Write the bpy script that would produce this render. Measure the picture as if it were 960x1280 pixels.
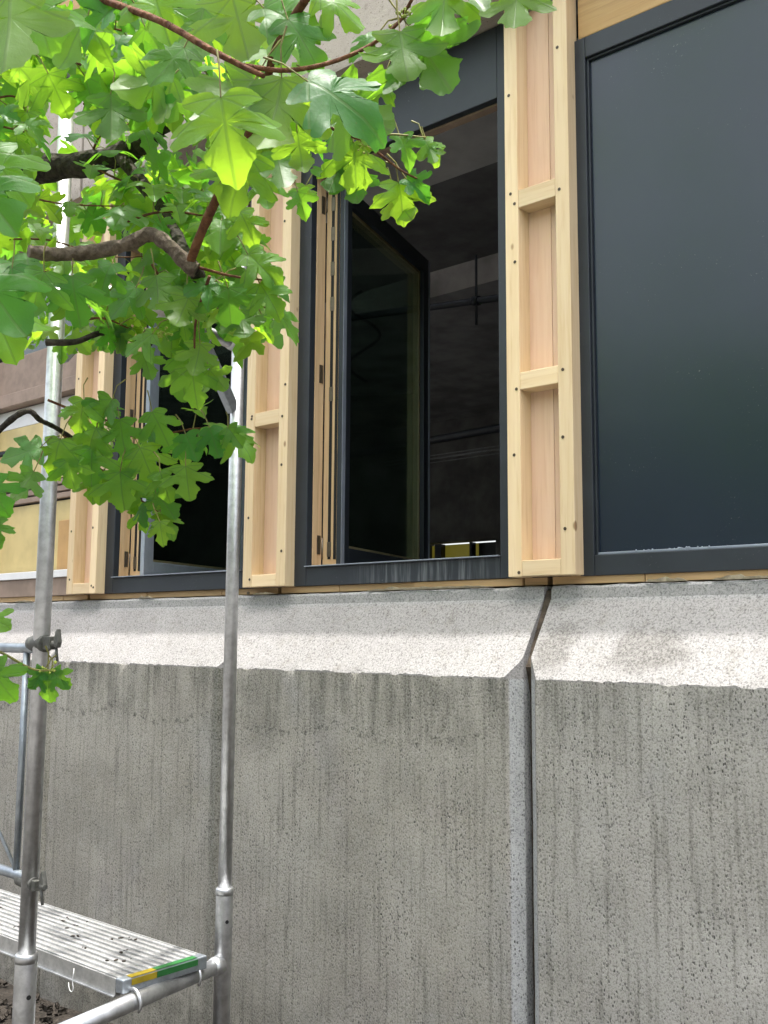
import bpy, bmesh, math, random
from math import radians, sin, cos, pi, atan2
from mathutils import Vector, Matrix, noise

for o in list(bpy.data.objects):
    bpy.data.objects.remove(o, do_unlink=True)
scene = bpy.context.scene
COL = scene.collection
rnd = random.Random(11)

# ------------------------------------------------------------------ camera
# X runs along the facade (to the right), Y into the building, Z up, 0 = eye level
F_PX, YAW, PITCH, ROLL = 1259.95, 0.7074, 0.1227, 0.0065
CAM = Vector((1.6936, -2.5606, 0.0))
FWD = Vector((-sin(YAW) * cos(PITCH), cos(YAW) * cos(PITCH), sin(PITCH)))
_r = Vector((cos(YAW), sin(YAW), 0)); _u = _r.cross(FWD)
RIGHT = _r * cos(ROLL) + _u * sin(ROLL)
UP = _u * cos(ROLL) - _r * sin(ROLL)
cam = bpy.data.cameras.new('camera')
cam_o = bpy.data.objects.new('camera', cam); COL.objects.link(cam_o)
cam.sensor_fit = 'VERTICAL'; cam.sensor_height = 36.0; cam.lens = F_PX / 1280 * 36.0
cam.clip_start = 0.02; cam.clip_end = 3000
cam_o.matrix_world = Matrix(((RIGHT.x, UP.x, -FWD.x, CAM.x), (RIGHT.y, UP.y, -FWD.y, CAM.y), (RIGHT.z, UP.z, -FWD.z, CAM.z), (0, 0, 0, 1)))
scene.camera = cam_o

# ------------------------------------------------------------------ sky, sun, exposure
SUN = Vector((0.05, -0.0205, 0.985)).normalized()      # towards the sun: high, almost in the plane of the wall
world = bpy.data.worlds.new('World'); scene.world = world; world.use_nodes = True
wn = world.node_tree.nodes; wl = world.node_tree.links
sky = wn.new('ShaderNodeTexSky'); sky.sky_type = 'NISHITA'; sky.sun_disc = False
sky.sun_elevation = math.asin(SUN.z); sky.sun_rotation = atan2(SUN.x, SUN.y)
sky.air_density = 1.0; sky.dust_density = 6.0; sky.ozone_density = 0.6
hs = wn.new('ShaderNodeHueSaturation'); hs.inputs['Saturation'].default_value = 0.45      # milky, hazy sky
wl.new(sky.outputs[0], hs.inputs['Color'])
wl.new(hs.outputs[0], wn['Background'].inputs[0]); wn['Background'].inputs[1].default_value = 0.115
sl = bpy.data.lights.new('sun', 'SUN'); sl.energy = 1.45; sl.angle = radians(0.5); sl.color = (1.0, 0.97, 0.93)
so = bpy.data.objects.new('sun', sl); COL.objects.link(so)
so.rotation_euler = (-SUN).to_track_quat('-Z', 'Y').to_euler(); so.location = (0, -3, 8)
scene.view_settings.view_transform = 'Standard'; scene.view_settings.look = 'None'
scene.view_settings.gamma = 1.0; scene.view_settings.use_curve_mapping = False
scene.view_settings.exposure = 2.3
scene.render.engine = 'CYCLES'
cy = scene.cycles
cy.max_bounces = 5; cy.diffuse_bounces = 2; cy.glossy_bounces = 2; cy.transmission_bounces = 3; cy.use_adaptive_sampling = True; cy.adaptive_threshold = 0.02; cy.transparent_max_bounces = 8
cy.caustics_reflective = False; cy.caustics_refractive = False; cy.use_denoising = True

# ------------------------------------------------------------------ helpers
def at(px, py, dist):
    """a point seen at a pixel of the photograph, at a chosen distance from the eye"""
    return CAM + (FWD + RIGHT * ((px - 480) / F_PX) + UP * ((640 - py) / F_PX)) * dist

def tag(o, label=None, cat=None, group=None, kind=None):
    if label: o['label'] = label
    if cat: o['category'] = cat
    if group: o['group'] = group
    if kind: o['kind'] = kind
    return o

def empty(name, loc, label, cat, group=None):
    o = bpy.data.objects.new(name, None); COL.objects.link(o); o.location = loc
    o.empty_display_size = 0.05
    return tag(o, label, cat, group, 'thing')

def link(name, me, mat, parent=None, loc=None):
    """link a mesh whose vertices are in world coordinates (or local to loc)"""
    o = bpy.data.objects.new(name, me); COL.objects.link(o)
    if mat is not None and len(me.materials) == 0: me.materials.append(mat)
    if loc is not None: o.location = loc
    if parent is not None:
        o.parent = parent
        o.matrix_parent_inverse = world_mat(parent).inverted()
    return o

def world_mat(o):
    m = Matrix.LocRotScale(o.location, o.rotation_euler, o.scale)
    if o.parent: m = world_mat(o.parent) @ o.matrix_parent_inverse @ m
    return m

def smooth(me):
    me.polygons.foreach_set('use_smooth', [True] * len(me.polygons))

class MB:
    def __init__(s): s.bm = bmesh.new()
    def box(s, x0, x1, y0, y1, z0, z1, M=None):
        vs = [s.bm.verts.new((x, y, z)) for x in (x0, x1) for y in (y0, y1) for z in (z0, z1)]
        if M is not None:
            for v in vs: v.co = M @ v.co
        for f in ((0, 1, 3, 2), (4, 6, 7, 5), (0, 4, 5, 1), (2, 3, 7, 6), (0, 2, 6, 4), (1, 5, 7, 3)):
            s.bm.faces.new([vs[i] for i in f])
        return s
    def tube(s, pts, rad, n=12, caps=True, radii=None):
        pts = [Vector(p) for p in pts]; rings = []
        prev = None
        for i, p in enumerate(pts):
            d = (pts[min(i + 1, len(pts) - 1)] - pts[max(i - 1, 0)]).normalized()
            if prev is None:
                a = Vector((0, 0, 1)) if abs(d.z) < .9 else Vector((1, 0, 0))
                u = d.cross(a).normalized()
            else:
                u = (prev - d * prev.dot(d)).normalized()
            prev = u; v = d.cross(u)
            r = radii[i] if radii else rad
            rings.append([s.bm.verts.new(p + (u * cos(2 * pi * k / n) + v * sin(2 * pi * k / n)) * r) for k in range(n)])
        for a, b in zip(rings, rings[1:]):
            for k in range(n):
                s.bm.faces.new((a[k], a[(k + 1) % n], b[(k + 1) % n], b[k])).smooth = True
        if caps:
            s.bm.faces.new(list(reversed(rings[0]))); s.bm.faces.new(rings[-1])
        return s
    def prism(s, poly, axis, a, b):
        """extrude a 2D polygon along an axis (0 x, 1 y, 2 z)"""
        def mk(p, t):
            c = list(p); c.insert(axis, t); return s.bm.verts.new(c)
        A = [mk(p, a) for p in poly]; B = [mk(p, b) for p in poly]
        n = len(poly)
        for k in range(n): s.bm.faces.new((A[k], A[(k + 1) % n], B[(k + 1) % n], B[k]))
        s.bm.faces.new(list(reversed(A))); s.bm.faces.new(B)
        return s
    def build(s, name, mat, parent=None, bevel=0, seg=2, loc=None):
        bmesh.ops.recalc_face_normals(s.bm, faces=s.bm.faces[:])
        me = bpy.data.meshes.new(name); s.bm.to_mesh(me); s.bm.free()
        o = link(name, me, mat, parent, loc)
        if bevel:
            m = o.modifiers.new('bevel', 'BEVEL'); m.width = bevel; m.segments = seg; m.limit_method = 'ANGLE'
            m.harden_normals = False
        return o

def curve_pts(pts, n=6):
    """smooth a polyline (Catmull-Rom)"""
    P_ = [Vector(p) for p in pts]; P_ = [P_[0] * 2 - P_[1]] + P_ + [P_[-1] * 2 - P_[-2]]
    o = []
    for i in range(1, len(P_) - 2):
        for k in range(n):
            t = k / n; a, b, c, d = P_[i - 1:i + 3]
            o.append(.5 * ((2 * b) + (c - a) * t + (2 * a - 5 * b + 4 * c - d) * t * t + (3 * b - a - 3 * c + d) * t ** 3))
    o.append(P_[-2]); return o

# ------------------------------------------------------------------ materials
class NT:
    def __init__(s, name):
        s.m = bpy.data.materials.new(name); s.m.use_nodes = True
        s.t = s.m.node_tree; s.n = s.t.nodes; s.p = s.n['Principled BSDF']; s.out = s.n['Material Output']
    def new(s, t, **kw):
        n = s.n.new(t)
        for k, v in kw.items(): setattr(n, k, v)
        return n
    def L(s, a, b): s.t.links.new(a, b)
    def val(s, inp, v):
        if hasattr(v, 'is_linked') or hasattr(v, 'links'): s.L(v, inp)
        else: inp.default_value = v
    def math(s, op, a, b=0.0, c=None, clamp=False):
        n = s.new('ShaderNodeMath', operation=op, use_clamp=clamp)
        s.val(n.inputs[0], a); s.val(n.inputs[1], b)
        if c is not None: s.val(n.inputs[2], c)
        return n.outputs[0]
    def maprange(s, v, a, b, c=0.0, d=1.0):
        n = s.new('ShaderNodeMapRange'); n.interpolation_type = 'SMOOTHSTEP'
        s.val(n.inputs[0], v)
        for i, x in enumerate((a, b, c, d)): n.inputs[i + 1].default_value = x
        return n.outputs[0]
    def pos(s):
        return s.new('ShaderNodeNewGeometry').outputs['Position']
    def objco(s):
        return s.new('ShaderNodeTexCoord').outputs['Object']
    def scale(s, v, sc, loc=(0, 0, 0)):
        n = s.new('ShaderNodeMapping'); n.inputs['Scale'].default_value = sc; n.inputs['Location'].default_value = loc
        s.L(v, n.inputs[0]); return n.outputs[0]
    def noise(s, v, sc, det=4.0, rough=.55, dist=0.0):
        n = s.new('ShaderNodeTexNoise'); s.L(v, n.inputs['Vector'])
        n.inputs['Scale'].default_value = sc; n.inputs['Detail'].default_value = det
        n.inputs['Roughness'].default_value = rough; n.inputs['Distortion'].default_value = dist
        return n.outputs['Fac']
    def voro(s, v, sc, out='Distance', rand=1.0):
        n = s.new('ShaderNodeTexVoronoi'); s.L(v, n.inputs['Vector']); n.inputs['Scale'].default_value = sc
        n.inputs['Randomness'].default_value = rand
        return n
    def mix(s, fac, a, b, mode='MIX'):
        n = s.new('ShaderNodeMix', data_type='RGBA', blend_type=mode)
        s.val(n.inputs[0], fac)
        for i, x in ((6, a), (7, b)):
            if isinstance(x, tuple): n.inputs[i].default_value = (*x[:3], 1)
            else: s.L(x, n.inputs[i])
        return n.outputs[2]
    def bump(s, h, strength=.3, dist=.01, normal=None):
        n = s.new('ShaderNodeBump'); n.inputs['Strength'].default_value = strength; n.inputs['Distance'].default_value = dist
        s.L(h, n.inputs['Height'])
        if normal is not None: s.L(normal, n.inputs['Normal'])
        return n.outputs[0]
    def fin(s, color=None, rough=None, metal=None, normal=None, spec=None):
        if color is not None:
            if isinstance(color, tuple): s.p.inputs['Base Color'].default_value = (*color, 1)
            else: s.L(color, s.p.inputs['Base Color'])
        if rough is not None: s.val(s.p.inputs['Roughness'], rough)
        if metal is not None: s.val(s.p.inputs['Metallic'], metal)
        if spec is not None: s.p.inputs['Specular IOR Level'].default_value = spec
        if normal is not None: s.L(normal, s.p.inputs['Normal'])
        return s.m

ZB, ZJ1, ZJ0, PROT = -0.1146, 0.1076, 0.151, 0.118     # ledge levels and how far the wall stands out
XJ = 0.115                                             # panel joint

def mat_concrete():
    t = NT('weathered_concrete'); P = t.pos()
    sx = t.new('ShaderNodeSeparateXYZ'); t.L(P, sx.inputs[0]); X, Z = sx.outputs[0], sx.outputs[2]
    big = t.noise(P, 2.2, 5, .6); mid = t.noise(P, 14, 5, .6); fine = t.noise(P, 160, 3, .7)
    wall = t.mix(t.maprange(big, .32, .7), (.315, .294, .248), (.425, .402, .352))
    wall = t.mix(t.maprange(X, -.2, .4, 0, .75), wall, t.mix(t.maprange(big, .3, .7), (.355, .342, .315), (.455, .442, .415)))
    wall = t.mix(t.maprange(mid, .45, .75, 0, .45), wall, (.40, .382, .342))
    wall = t.mix(t.maprange(t.noise(P, 3.1, 3, .6), .52, .68, 0, .35), wall, (.32, .285, .258))
    wall = t.mix(t.maprange(t.noise(t.scale(P, (1, 1, .6), (4, 2, 7)), 2.7, 3, .6), .54, .70, 0, .35), wall, (.32, .322, .328))
    # board-marked vertical streaks
    S = t.scale(P, (1, 1, .045)); st = t.noise(S, 60, 3, .6); st2 = t.noise(S, 17, 4, .65)
    wall = t.mix(t.maprange(st, .47, .74, 0, .62), wall, (.12, .113, .092))
    # dirt washed down from the edge, uneven and patchy
    top = t.maprange(t.math('ADD', Z, t.math('MULTIPLY', t.noise(P, 3.5, 4, .6), -.55)), ZB - .62, ZB - .2)
    patch = t.maprange(t.noise(t.scale(P, (1, 1, .5)), 5.5, 4, .7), .30, .62)
    dirt = t.math('MULTIPLY', t.math('MULTIPLY', top, t.maprange(st2, .34, .60)), patch)
    dirt = t.math('MULTIPLY', dirt, t.maprange(X, .05, .6, 1.0, .45))
    wall = t.mix(t.math('MULTIPLY', dirt, .95), wall, (.062, .062, .047))
    lowd = t.math('MULTIPLY', t.maprange(Z, -1.45, -.95, .5, 0), t.maprange(mid, .35, .65))
    wall = t.mix(lowd, wall, (.068, .064, .053))
    # old pour line: a wavy broken row of dark pits
    zl = t.math('ADD', Z, t.math('MULTIPLY', t.math('ABSOLUTE', t.math('SINE', t.math('MULTIPLY', X, 5.2))), .055))
    pl = t.maprange(t.math('ABSOLUTE', t.math('ADD', zl, t.math('ADD', .245, t.math('MULTIPLY', t.noise(P, 12, 3), .06)))), .006, .020, 1, 0)
    pl = t.math('MULTIPLY', pl, t.maprange(t.noise(P, 42, 3, .7), .50, .60)); pl = t.math('MULTIPLY', pl, t.maprange(X, -.1, .1, 1, 0))
    wall = t.mix(t.math('MULTIPLY', pl, .6), wall, (.022, .023, .018))
    # ledge: paler, washed; grey stain patches
    ledge = t.mix(t.maprange(big, .35, .65), (.285, .272, .266), (.34, .326, .320))
    ledge = t.mix(t.maprange(t.noise(P, 26, 4, .65), .5, .74, 0, .6), ledge, (.205, .188, .168))
    # leaf shadows painted on the ledge, right of the joint
    def spot(cx, cz, rx, rz):
        a = t.math('DIVIDE', t.math('SUBTRACT', X, cx), rx); b = t.math('DIVIDE', t.math('SUBTRACT', Z, cz), rz)
        d = t.math('ADD', t.math('MULTIPLY', a, a), t.math('MULTIPLY', b, b))
        return t.maprange(t.math('ADD', d, t.math('MULTIPLY', t.math('SUBTRACT', t.noise(P, 18, 3), .5), 2.2)), .35, 1.35, 1, 0)
    sp = t.math('MAXIMUM', spot(.475, -.035, .12, .06), spot(.19, -.03, .07, .08))
    ledge = t.mix(t.math('MULTIPLY', sp, .72), ledge, (.15, .14, .13))
    ledge = t.mix(t.maprange(Z, ZJ1 - .012, ZJ1 + .004, 0, .6), ledge, (.31, .315, .315))
    # smooth cast joint edges: cleaner, and paler by sky light put into the colour
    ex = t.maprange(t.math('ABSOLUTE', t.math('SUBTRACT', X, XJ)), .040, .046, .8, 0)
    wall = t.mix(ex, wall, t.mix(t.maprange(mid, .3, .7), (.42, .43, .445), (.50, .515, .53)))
    gx = t.maprange(t.math('ABSOLUTE', t.math('SUBTRACT', X, -1.16)), .040, .075, .55, 0)
    wall = t.mix(t.math('MULTIPLY', gx, t.maprange(st2, .3, .55)), wall, (.070, .074, .055))
    col = t.mix(t.maprange(Z, ZB - .007, ZB - .002), wall, ledge)
    # pores
    v1 = t.voro(t.scale(P, (1, 1, .55)), 135); v2 = t.voro(P, 38)
    rsel = t.new('ShaderNodeSeparateColor'); t.L(v1.outputs['Color'], rsel.inputs[0])
    rsel2 = t.new('ShaderNodeSeparateColor'); t.L(v2.outputs['Color'], rsel2.inputs[0])
    p1 = t.math('MULTIPLY', t.maprange(v1.outputs['Distance'], .20, .36, 1, 0), t.maprange(rsel.outputs[0], .15, .45))
    p2 = t.math('MULTIPLY', t.maprange(v2.outputs['Distance'], .07, .17, 1, 0), t.maprange(rsel2.outputs[0], .84, .90))
    pd = t.maprange(t.noise(t.scale(P, (1, 1, .35)), 7, 4, .65), .38, .62, .30, 1.0)
    onwall = t.maprange(Z, ZB - .01, ZB + .02, 1, .22)
    pores = t.math('MULTIPLY', t.math('MULTIPLY', t.math('MAXIMUM', p1, p2), pd), onwall)
    col = t.mix(t.math('MULTIPLY', pores, .9), col, (.040, .039, .034))
    col = t.mix(t.maprange(fine, .42, .66, 0, .8), col, t.mix(.5, col, (0.42, 0.41, 0.385)))
    col = t.mix(t.maprange(t.noise(P, 230, 2, .8), .34, .50, .55, 0), col, t.mix(.6, col, (.05, .05, .045)))
    col = t.mix(t.maprange(fine, .32, .50, .60, 0), col, (.05, .049, .044))
    h = t.math('ADD', t.math('MULTIPLY', fine, .35), t.math('MULTIPLY', pores, -1.0))
    h = t.math('ADD', h, t.math('MULTIPLY', mid, .5))
    return t.fin(col, .92, normal=t.bump(h, .5, .003), spec=.25)

def mat_lintel():
    t = NT('pale_concrete'); P = t.pos()
    big = t.noise(P, 3, 5, .6); mid = t.noise(P, 22, 5, .65); fine = t.noise(P, 170, 3, .7)
    col = t.mix(t.maprange(big, .3, .7), (.36, .315, .27), (.45, .40, .35))
    col = t.mix(t.maprange(mid, .52, .75, 0, .6), col, (.20, .18, .15))
    v = t.voro(P, 60); p = t.maprange(v.outputs['Distance'], .1, .25, .6, 0)
    col = t.mix(p, col, (.14, .12, .1)); col = t.mix(t.maprange(fine, .3, .5, .4, 0), col, (.2, .18, .16))
    return t.fin(col, .92, normal=t.bump(t.math('ADD', fine, mid), .4, .004), spec=.25)

def mat_wood(name, c1, c2, dark, axis=2, knots=.5, seed=0.0):
    t = NT(name); P = t.objco()
    oi = t.new('ShaderNodeObjectInfo'); cmb = t.new('ShaderNodeVectorMath', operation='ADD')
    rv = t.new('ShaderNodeCombineXYZ')
    for i, k in enumerate((7.3, 3.1, 11.7)): t.L(t.math('MULTIPLY', oi.outputs['Random'], k), rv.inputs[i])
    t.L(P, cmb.inputs[0]); t.L(rv.outputs[0], cmb.inputs[1]); Q = cmb.outputs[0]
    sc = [1, 1, 1]; sc[axis] = .05
    G = t.scale(Q, tuple(sc))
    g = t.noise(G, 95, 4, .6, .4); g2 = t.noise(G, 28, 3, .5, 1.2); big = t.noise(Q, 5, 2)
    col = t.mix(t.maprange(g2, .3, .7), c1, c2)
    col = t.mix(t.maprange(g, .46, .76, 0, .6), col, dark)
    col = t.mix(t.maprange(big, .35, .7, 0, .25), col, tuple(c * 1.12 for c in c1))
    k = [1, 1, 1]; k[axis] = .55
    v = t.voro(t.scale(Q, tuple(k)), 11.0); sel = t.new('ShaderNodeSeparateColor'); t.L(v.outputs['Color'], sel.inputs[0])
    kn = t.math('MULTIPLY', t.maprange(v.outputs['Distance'], .065, .115, 1, 0), t.maprange(sel.outputs[0], 1 - knots, 1 - knots + .05))
    col = t.mix(t.math('MULTIPLY', kn, .8), col, (.26, .13, .055))
    hv = t.new('ShaderNodeHueSaturation'); t.L(col, hv.inputs['Color'])
    t.L(t.maprange(oi.outputs['Random'], 0, 1, .88, 1.08), hv.inputs['Value'])
    return t.fin(hv.outputs[0], .62, normal=t.bump(g, .15, .002), spec=.3)

def mat_alu_dark(name='anthracite_coated_aluminium', col=(.017, .022, .029), rough=.48, dust=0.0, streak=False, blotch=True):
    t = NT(name); P = t.pos()
    n = t.noise(P, 6, 4, .6); f = t.noise(P, 240, 2, .6)
    c = t.mix(t.maprange(n, .35, .7, 0, 1 if blotch else .15), col, tuple(x * 1.25 + .002 for x in col))
    sp = t.math('MULTIPLY', t.maprange(t.noise(P, 130, 2, .8), .66, .74), t.maprange(t.noise(P, 5, 2), .5, .7))
    c = t.mix(t.math('MULTIPLY', sp, .35 + dust), c, (.25, .25, .25))
    if streak:
        sx = t.new('ShaderNodeSeparateXYZ'); t.L(P, sx.inputs[0])
        S = t.scale(P, (1, 1, .06)); s1 = t.noise(S, 70, 3, .7)
        m = t.math('MULTIPLY', t.maprange(s1, .42, .7), t.maprange(sx.outputs[0], -.72, -.5))
        m = t.math('MULTIPLY', m, t.maprange(sx.outputs[0], -.22, -.05, 1, .15))
        c = t.mix(t.math('MULTIPLY', m, .55), c, (.22, .235, .25))
    r = t.math('ADD', t.math('MULTIPLY', n, .12 if blotch else .02), rough - .05)
    return t.fin(c, r, normal=t.bump(f, .04, .001))

def mat_metal(name, col, rough, vary=.12):
    t = NT(name); P = t.objco()
    n = t.noise(P, 30, 5, .7); s = t.noise(t.scale(P, (1, 1, .1)), 120, 3, .6); b = t.noise(P, 5, 3)
    c = t.mix(t.maprange(n, .35, .7), col, tuple(x * .72 for x in col))
    c = t.mix(t.maprange(b, .5, .75, 0, .4), c, tuple(x * .6 for x in col))
    r = t.math('ADD', t.math('MULTIPLY', n, vary), rough)
    return t.fin(c, r, 1.0, normal=t.bump(s, .05, .001))

def mat_plain(name, col, rough=.7, nsc=20, var=.3, metal=0.0, spec=.4):
    t = NT(name); P = t.pos(); n = t.noise(P, nsc, 4, .6)
    c = t.mix(t.maprange(n, .3, .7), tuple(x * (1 - var) for x in col), tuple(min(1, x * (1 + var * .5)) for x in col))
    return t.fin(c, rough, metal, normal=t.bump(n, .15, .003), spec=spec)

def mat_glass(name='window_glass', tint=(.93, .96, .945, 1)):
    t = NT(name); t.n.remove(t.p)
    tr = t.new('ShaderNodeBsdfTransparent'); tr.inputs[0].default_value = tint
    gl = t.new('ShaderNodeBsdfGlossy'); gl.inputs['Roughness'].default_value = .02
    gl.inputs['Color'].default_value = (.9, .95, .92, 1)
    lw = t.new('ShaderNodeLayerWeight'); lw.inputs[0].default_value = .5
    fr = t.math('MULTIPLY_ADD', t.math('POWER', lw.outputs['Facing'], 5.0), .96, .04)      # Schlick, the same from both sides
    mx = t.new('ShaderNodeMixShader'); t.L(fr, mx.inputs[0]); t.L(tr.outputs[0], mx.inputs[1]); t.L(gl.outputs[0], mx.inputs[2])
    t.L(mx.outputs[0], t.out.inputs[0]); return t.m

def mat_leaf(joined=False):
    t = NT('maple_leaf_joined' if joined else 'maple_leaf'); oi = t.new('ShaderNodeObjectInfo'); R = oi.outputs['Random']
    if joined: R = t.new('ShaderNodeNewGeometry').outputs['Random Per Island']
    uv = t.new('ShaderNodeUVMap'); sx = t.new('ShaderNodeSeparateXYZ'); t.L(uv.outputs[0], sx.inputs[0])
    u = t.math('ABSOLUTE', t.math('SUBTRACT', sx.outputs[0], .5)); v = sx.outputs[1]      # blade coordinates, base at (0, .1)
    vv = t.math('SUBTRACT', v, .1)
    d = None
    for ang in (0, 42, 82):
        a = radians(ang)
        along = t.math('ADD', t.math('MULTIPLY', u, sin(a)), t.math('MULTIPLY', vv, cos(a)))
        off = t.math('ABSOLUTE', t.math('SUBTRACT', t.math('MULTIPLY', u, cos(a)), t.math('MULTIPLY', vv, sin(a))))
        e = t.math('ADD', off, t.math('MULTIPLY', t.math('LESS_THAN', along, 0), 1.0))
        d = e if d is None else t.math('MINIMUM', d, e)
    vein = t.maprange(d, .004, .014, 0 if joined else 1, 0)
    P = t.objco(); n = t.noise(P, 9, 3, .6)
    top = t.mix(R, (.036, .145, .042), (.095, .240, .040))
    top = t.mix(t.maprange(n, .35, .7, 0, .4), top, (.05, .135, .028))
    top = t.mix(t.math('MULTIPLY', vein, .5), top, (.16, .26, .08))
    bl = t.math('MULTIPLY', t.maprange(t.noise(P, 16, 2, .5), .70, .74), .7); top = t.mix(bl, top, (.12, .075, .03))
    und = t.mix(R, (.085, .16, .055), (.125, .21, .06))
    und = t.mix(t.math('MULTIPLY', vein, .4), und, (.22, .30, .12))
    geo = t.new('ShaderNodeNewGeometry')
    col = t.mix(geo.outputs['Backfacing'], top, und)
    t.L(col, t.p.inputs['Base Color']); t.p.inputs['Roughness'].default_value = .42
    t.p.inputs['Specular IOR Level'].default_value = .35
    bp = t.bump(t.math('ADD', t.math('MULTIPLY', vein, -.6), n), 0.16, .003); t.L(bp, t.p.inputs['Normal'])
    tl = t.new('ShaderNodeBsdfTranslucent')
    tc = t.mix(R, (.14, .46, .025), (.50, .78, .035)); tc = t.mix(t.math('MULTIPLY', vein, .45), tc, (.10, .22, .02))
    t.L(tc, tl.inputs[0]); t.L(bp, tl.inputs[1])
    mx = t.new('ShaderNodeMixShader'); mx.inputs[0].default_value = .58
    t.L(t.p.outputs[0], mx.inputs[1]); t.L(tl.outputs[0], mx.inputs[2]); t.L(mx.outputs[0], t.out.inputs[0])
    return t.m

def mat_bark(name, c1, c2):
    t = NT(name); P = t.pos(); n = t.noise(P, 60, 5, .7); v = t.voro(P, 90)
    c = t.mix(t.maprange(n, .35, .65), c1, c2)
    return t.fin(c, .85, normal=t.bump(t.math('ADD', n, v.outputs['Distance']), .8, .006), spec=.2)

def mat_emit(name, col, s):
    t = NT(name); t.p.inputs['Base Color'].default_value = (*(c * .15 for c in col), 1)
    t.p.inputs['Emission Color'].default_value = (*col, 1); t.p.inputs['Emission Strength'].default_value = s
    return t.m

def mat_soil():
    t = NT('dark_soil'); P = t.pos(); n = t.noise(P, 8, 6, .7); v = t.voro(P, 40)
    c = t.mix(t.maprange(n, .35, .65), (.018, .015, .012), (.045, .038, .031))
    c = t.mix(t.maprange(v.outputs['Distance'], .1, .3, .4, 0), c, (.07, .062, .054))
    sy = t.new('ShaderNodeSeparateXYZ'); t.L(P, sy.inputs[0])
    c = t.mix(t.maprange(t.math('ADD', sy.outputs[1], t.math('MULTIPLY', n, .8)), -1.6, -1.1, 1, 0), c, t.mix(n, (.10, .098, .09), (.22, .21, .20)))   # gravel yard
    return t.fin(c, .95, normal=t.bump(t.math('ADD', n, v.outputs['Distance']), .9, .02), spec=.2)

M = dict(
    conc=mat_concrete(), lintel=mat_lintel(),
    wood=mat_wood('fresh_spruce', (.76, .575, .345), (.82, .65, .42), (.62, .42, .22), 2, .5),
    woodx=mat_wood('fresh_spruce_crosswise', (.76, .575, .345), (.82, .65, .42), (.62, .42, .22), 0, .3),
    board=mat_wood('pinkish_spruce_board', (.76, .515, .365), (.81, .58, .43), (.66, .42, .28), 2, .05),
    jamb=mat_wood('larch_window_profile', (.60, .41, .23), (.68, .49, .29), (.44, .27, .14), 2, .02),
    plate=mat_wood('aged_sill_timber', (.42, .28, .14), (.50, .34, .18), (.28, .18, .09), 0, .1),
    head=mat_wood('head_timber', (.50, .31, .13), (.56, .37, .17), (.36, .21, .09), 0, .05),
    brown=mat_plain('brown_painted_timber', (.30, .22, .17), .6, 12, .2),
    alu=mat_alu_dark(), alu_sill=mat_alu_dark('anthracite_sill_with_lime_streaks', streak=True, dust=.3),
    panel=mat_alu_dark('anthracite_satin_panel', (.011, .019, .033), .30, blotch=False),
    sash=mat_alu_dark('grey_blue_sash_edge', (.22, .25, .30), .35),
    sash_pale=mat_plain('bare_aluminium_edge', (.36, .41, .48), .4, 20, .1),
    glass=mat_glass(), glass_dark=mat_glass('coated_sash_glass', (.66, .74, .71, 1)), gasket=mat_plain('black_rubber', (.012, .012, .012), .6),
    steel=mat_metal('window_hardware_steel', (.22, .19, .15), .4),
    galv=mat_metal('scaffold_aluminium', (.64, .65, .66), .40),
    galv2=mat_metal('galvanised_steel', (.42, .46, .50), .45),
    cast=mat_plain('weathered_coupler', (.10, .10, .09), .6, 60, .4),
    deck=mat_metal('ribbed_deck_aluminium', (.60, .60, .59), .50),
    yellow=mat_plain('yellow_shuttering_board', (.62, .49, .22), .4, 5, .15),
    orange=mat_plain('orange_board_end', (.52, .31, .12), .5, 6, .15),
    white=mat_plain('white_film', (.80, .80, .80), .5, 9, .06),
    sticker_y=mat_plain('yellow_sticker', (.34, .25, .015), .5, 40, .15), sticker_g=mat_plain('green_sticker', (.02, .13, .03), .5, 40, .15),
    joint=mat_plain('joint_mortar', (.085, .068, .052), .95, 45, .45, spec=.2),
    foam=mat_plain('torn_sealing_strip', (.62, .55, .40), .8, 60, .25),
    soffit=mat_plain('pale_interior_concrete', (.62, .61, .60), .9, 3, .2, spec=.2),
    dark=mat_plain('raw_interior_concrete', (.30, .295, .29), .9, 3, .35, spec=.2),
    darker=mat_plain('dimmed_interior_concrete', (.14, .139, .138), .9, 3, .35, spec=.2),  # dark base colour stands in for the unlit depth of the room
    pipe=mat_plain('black_pipe', (.012, .016, .022), .45),
    tray=mat_plain('cable_tray_steel', (.20, .20, .20), .4, 30, .2, 1.0),
    leaf=mat_leaf(), leaf2=mat_leaf(True), twig=mat_bark('young_reddish_twig', (.085, .035, .020), (.16, .075, .035)),
    bark=mat_bark('grey_brown_bark', (.065, .048, .036), (.16, .125, .095)),
    barkd=mat_bark('dark_mossy_bark', (.018, .015, .012), (.06, .05, .038)),
    bud=mat_plain('green_flower_bud', (.30, .36, .06), .6), petiole=mat_plain('green_leaf_stalk', (.20, .19, .05), .6, 90, .4),
    soil=mat_soil(), debris=mat_plain('dry_plant_bits', (.035, .026, .018), .9, 90, .5),
    rod=mat_plain('screw_head', (.07, .05, .03), .5, 60, .3),
    lit=mat_emit('lit_yellow_room', (.42, .36, .05), .045),
)

pb = M['panel'].node_tree.nodes['Principled BSDF']
pb.inputs['Specular IOR Level'].default_value = .62; pb.inputs['Coat Weight'].default_value = .10; pb.inputs['Coat Roughness'].default_value = .28

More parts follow.
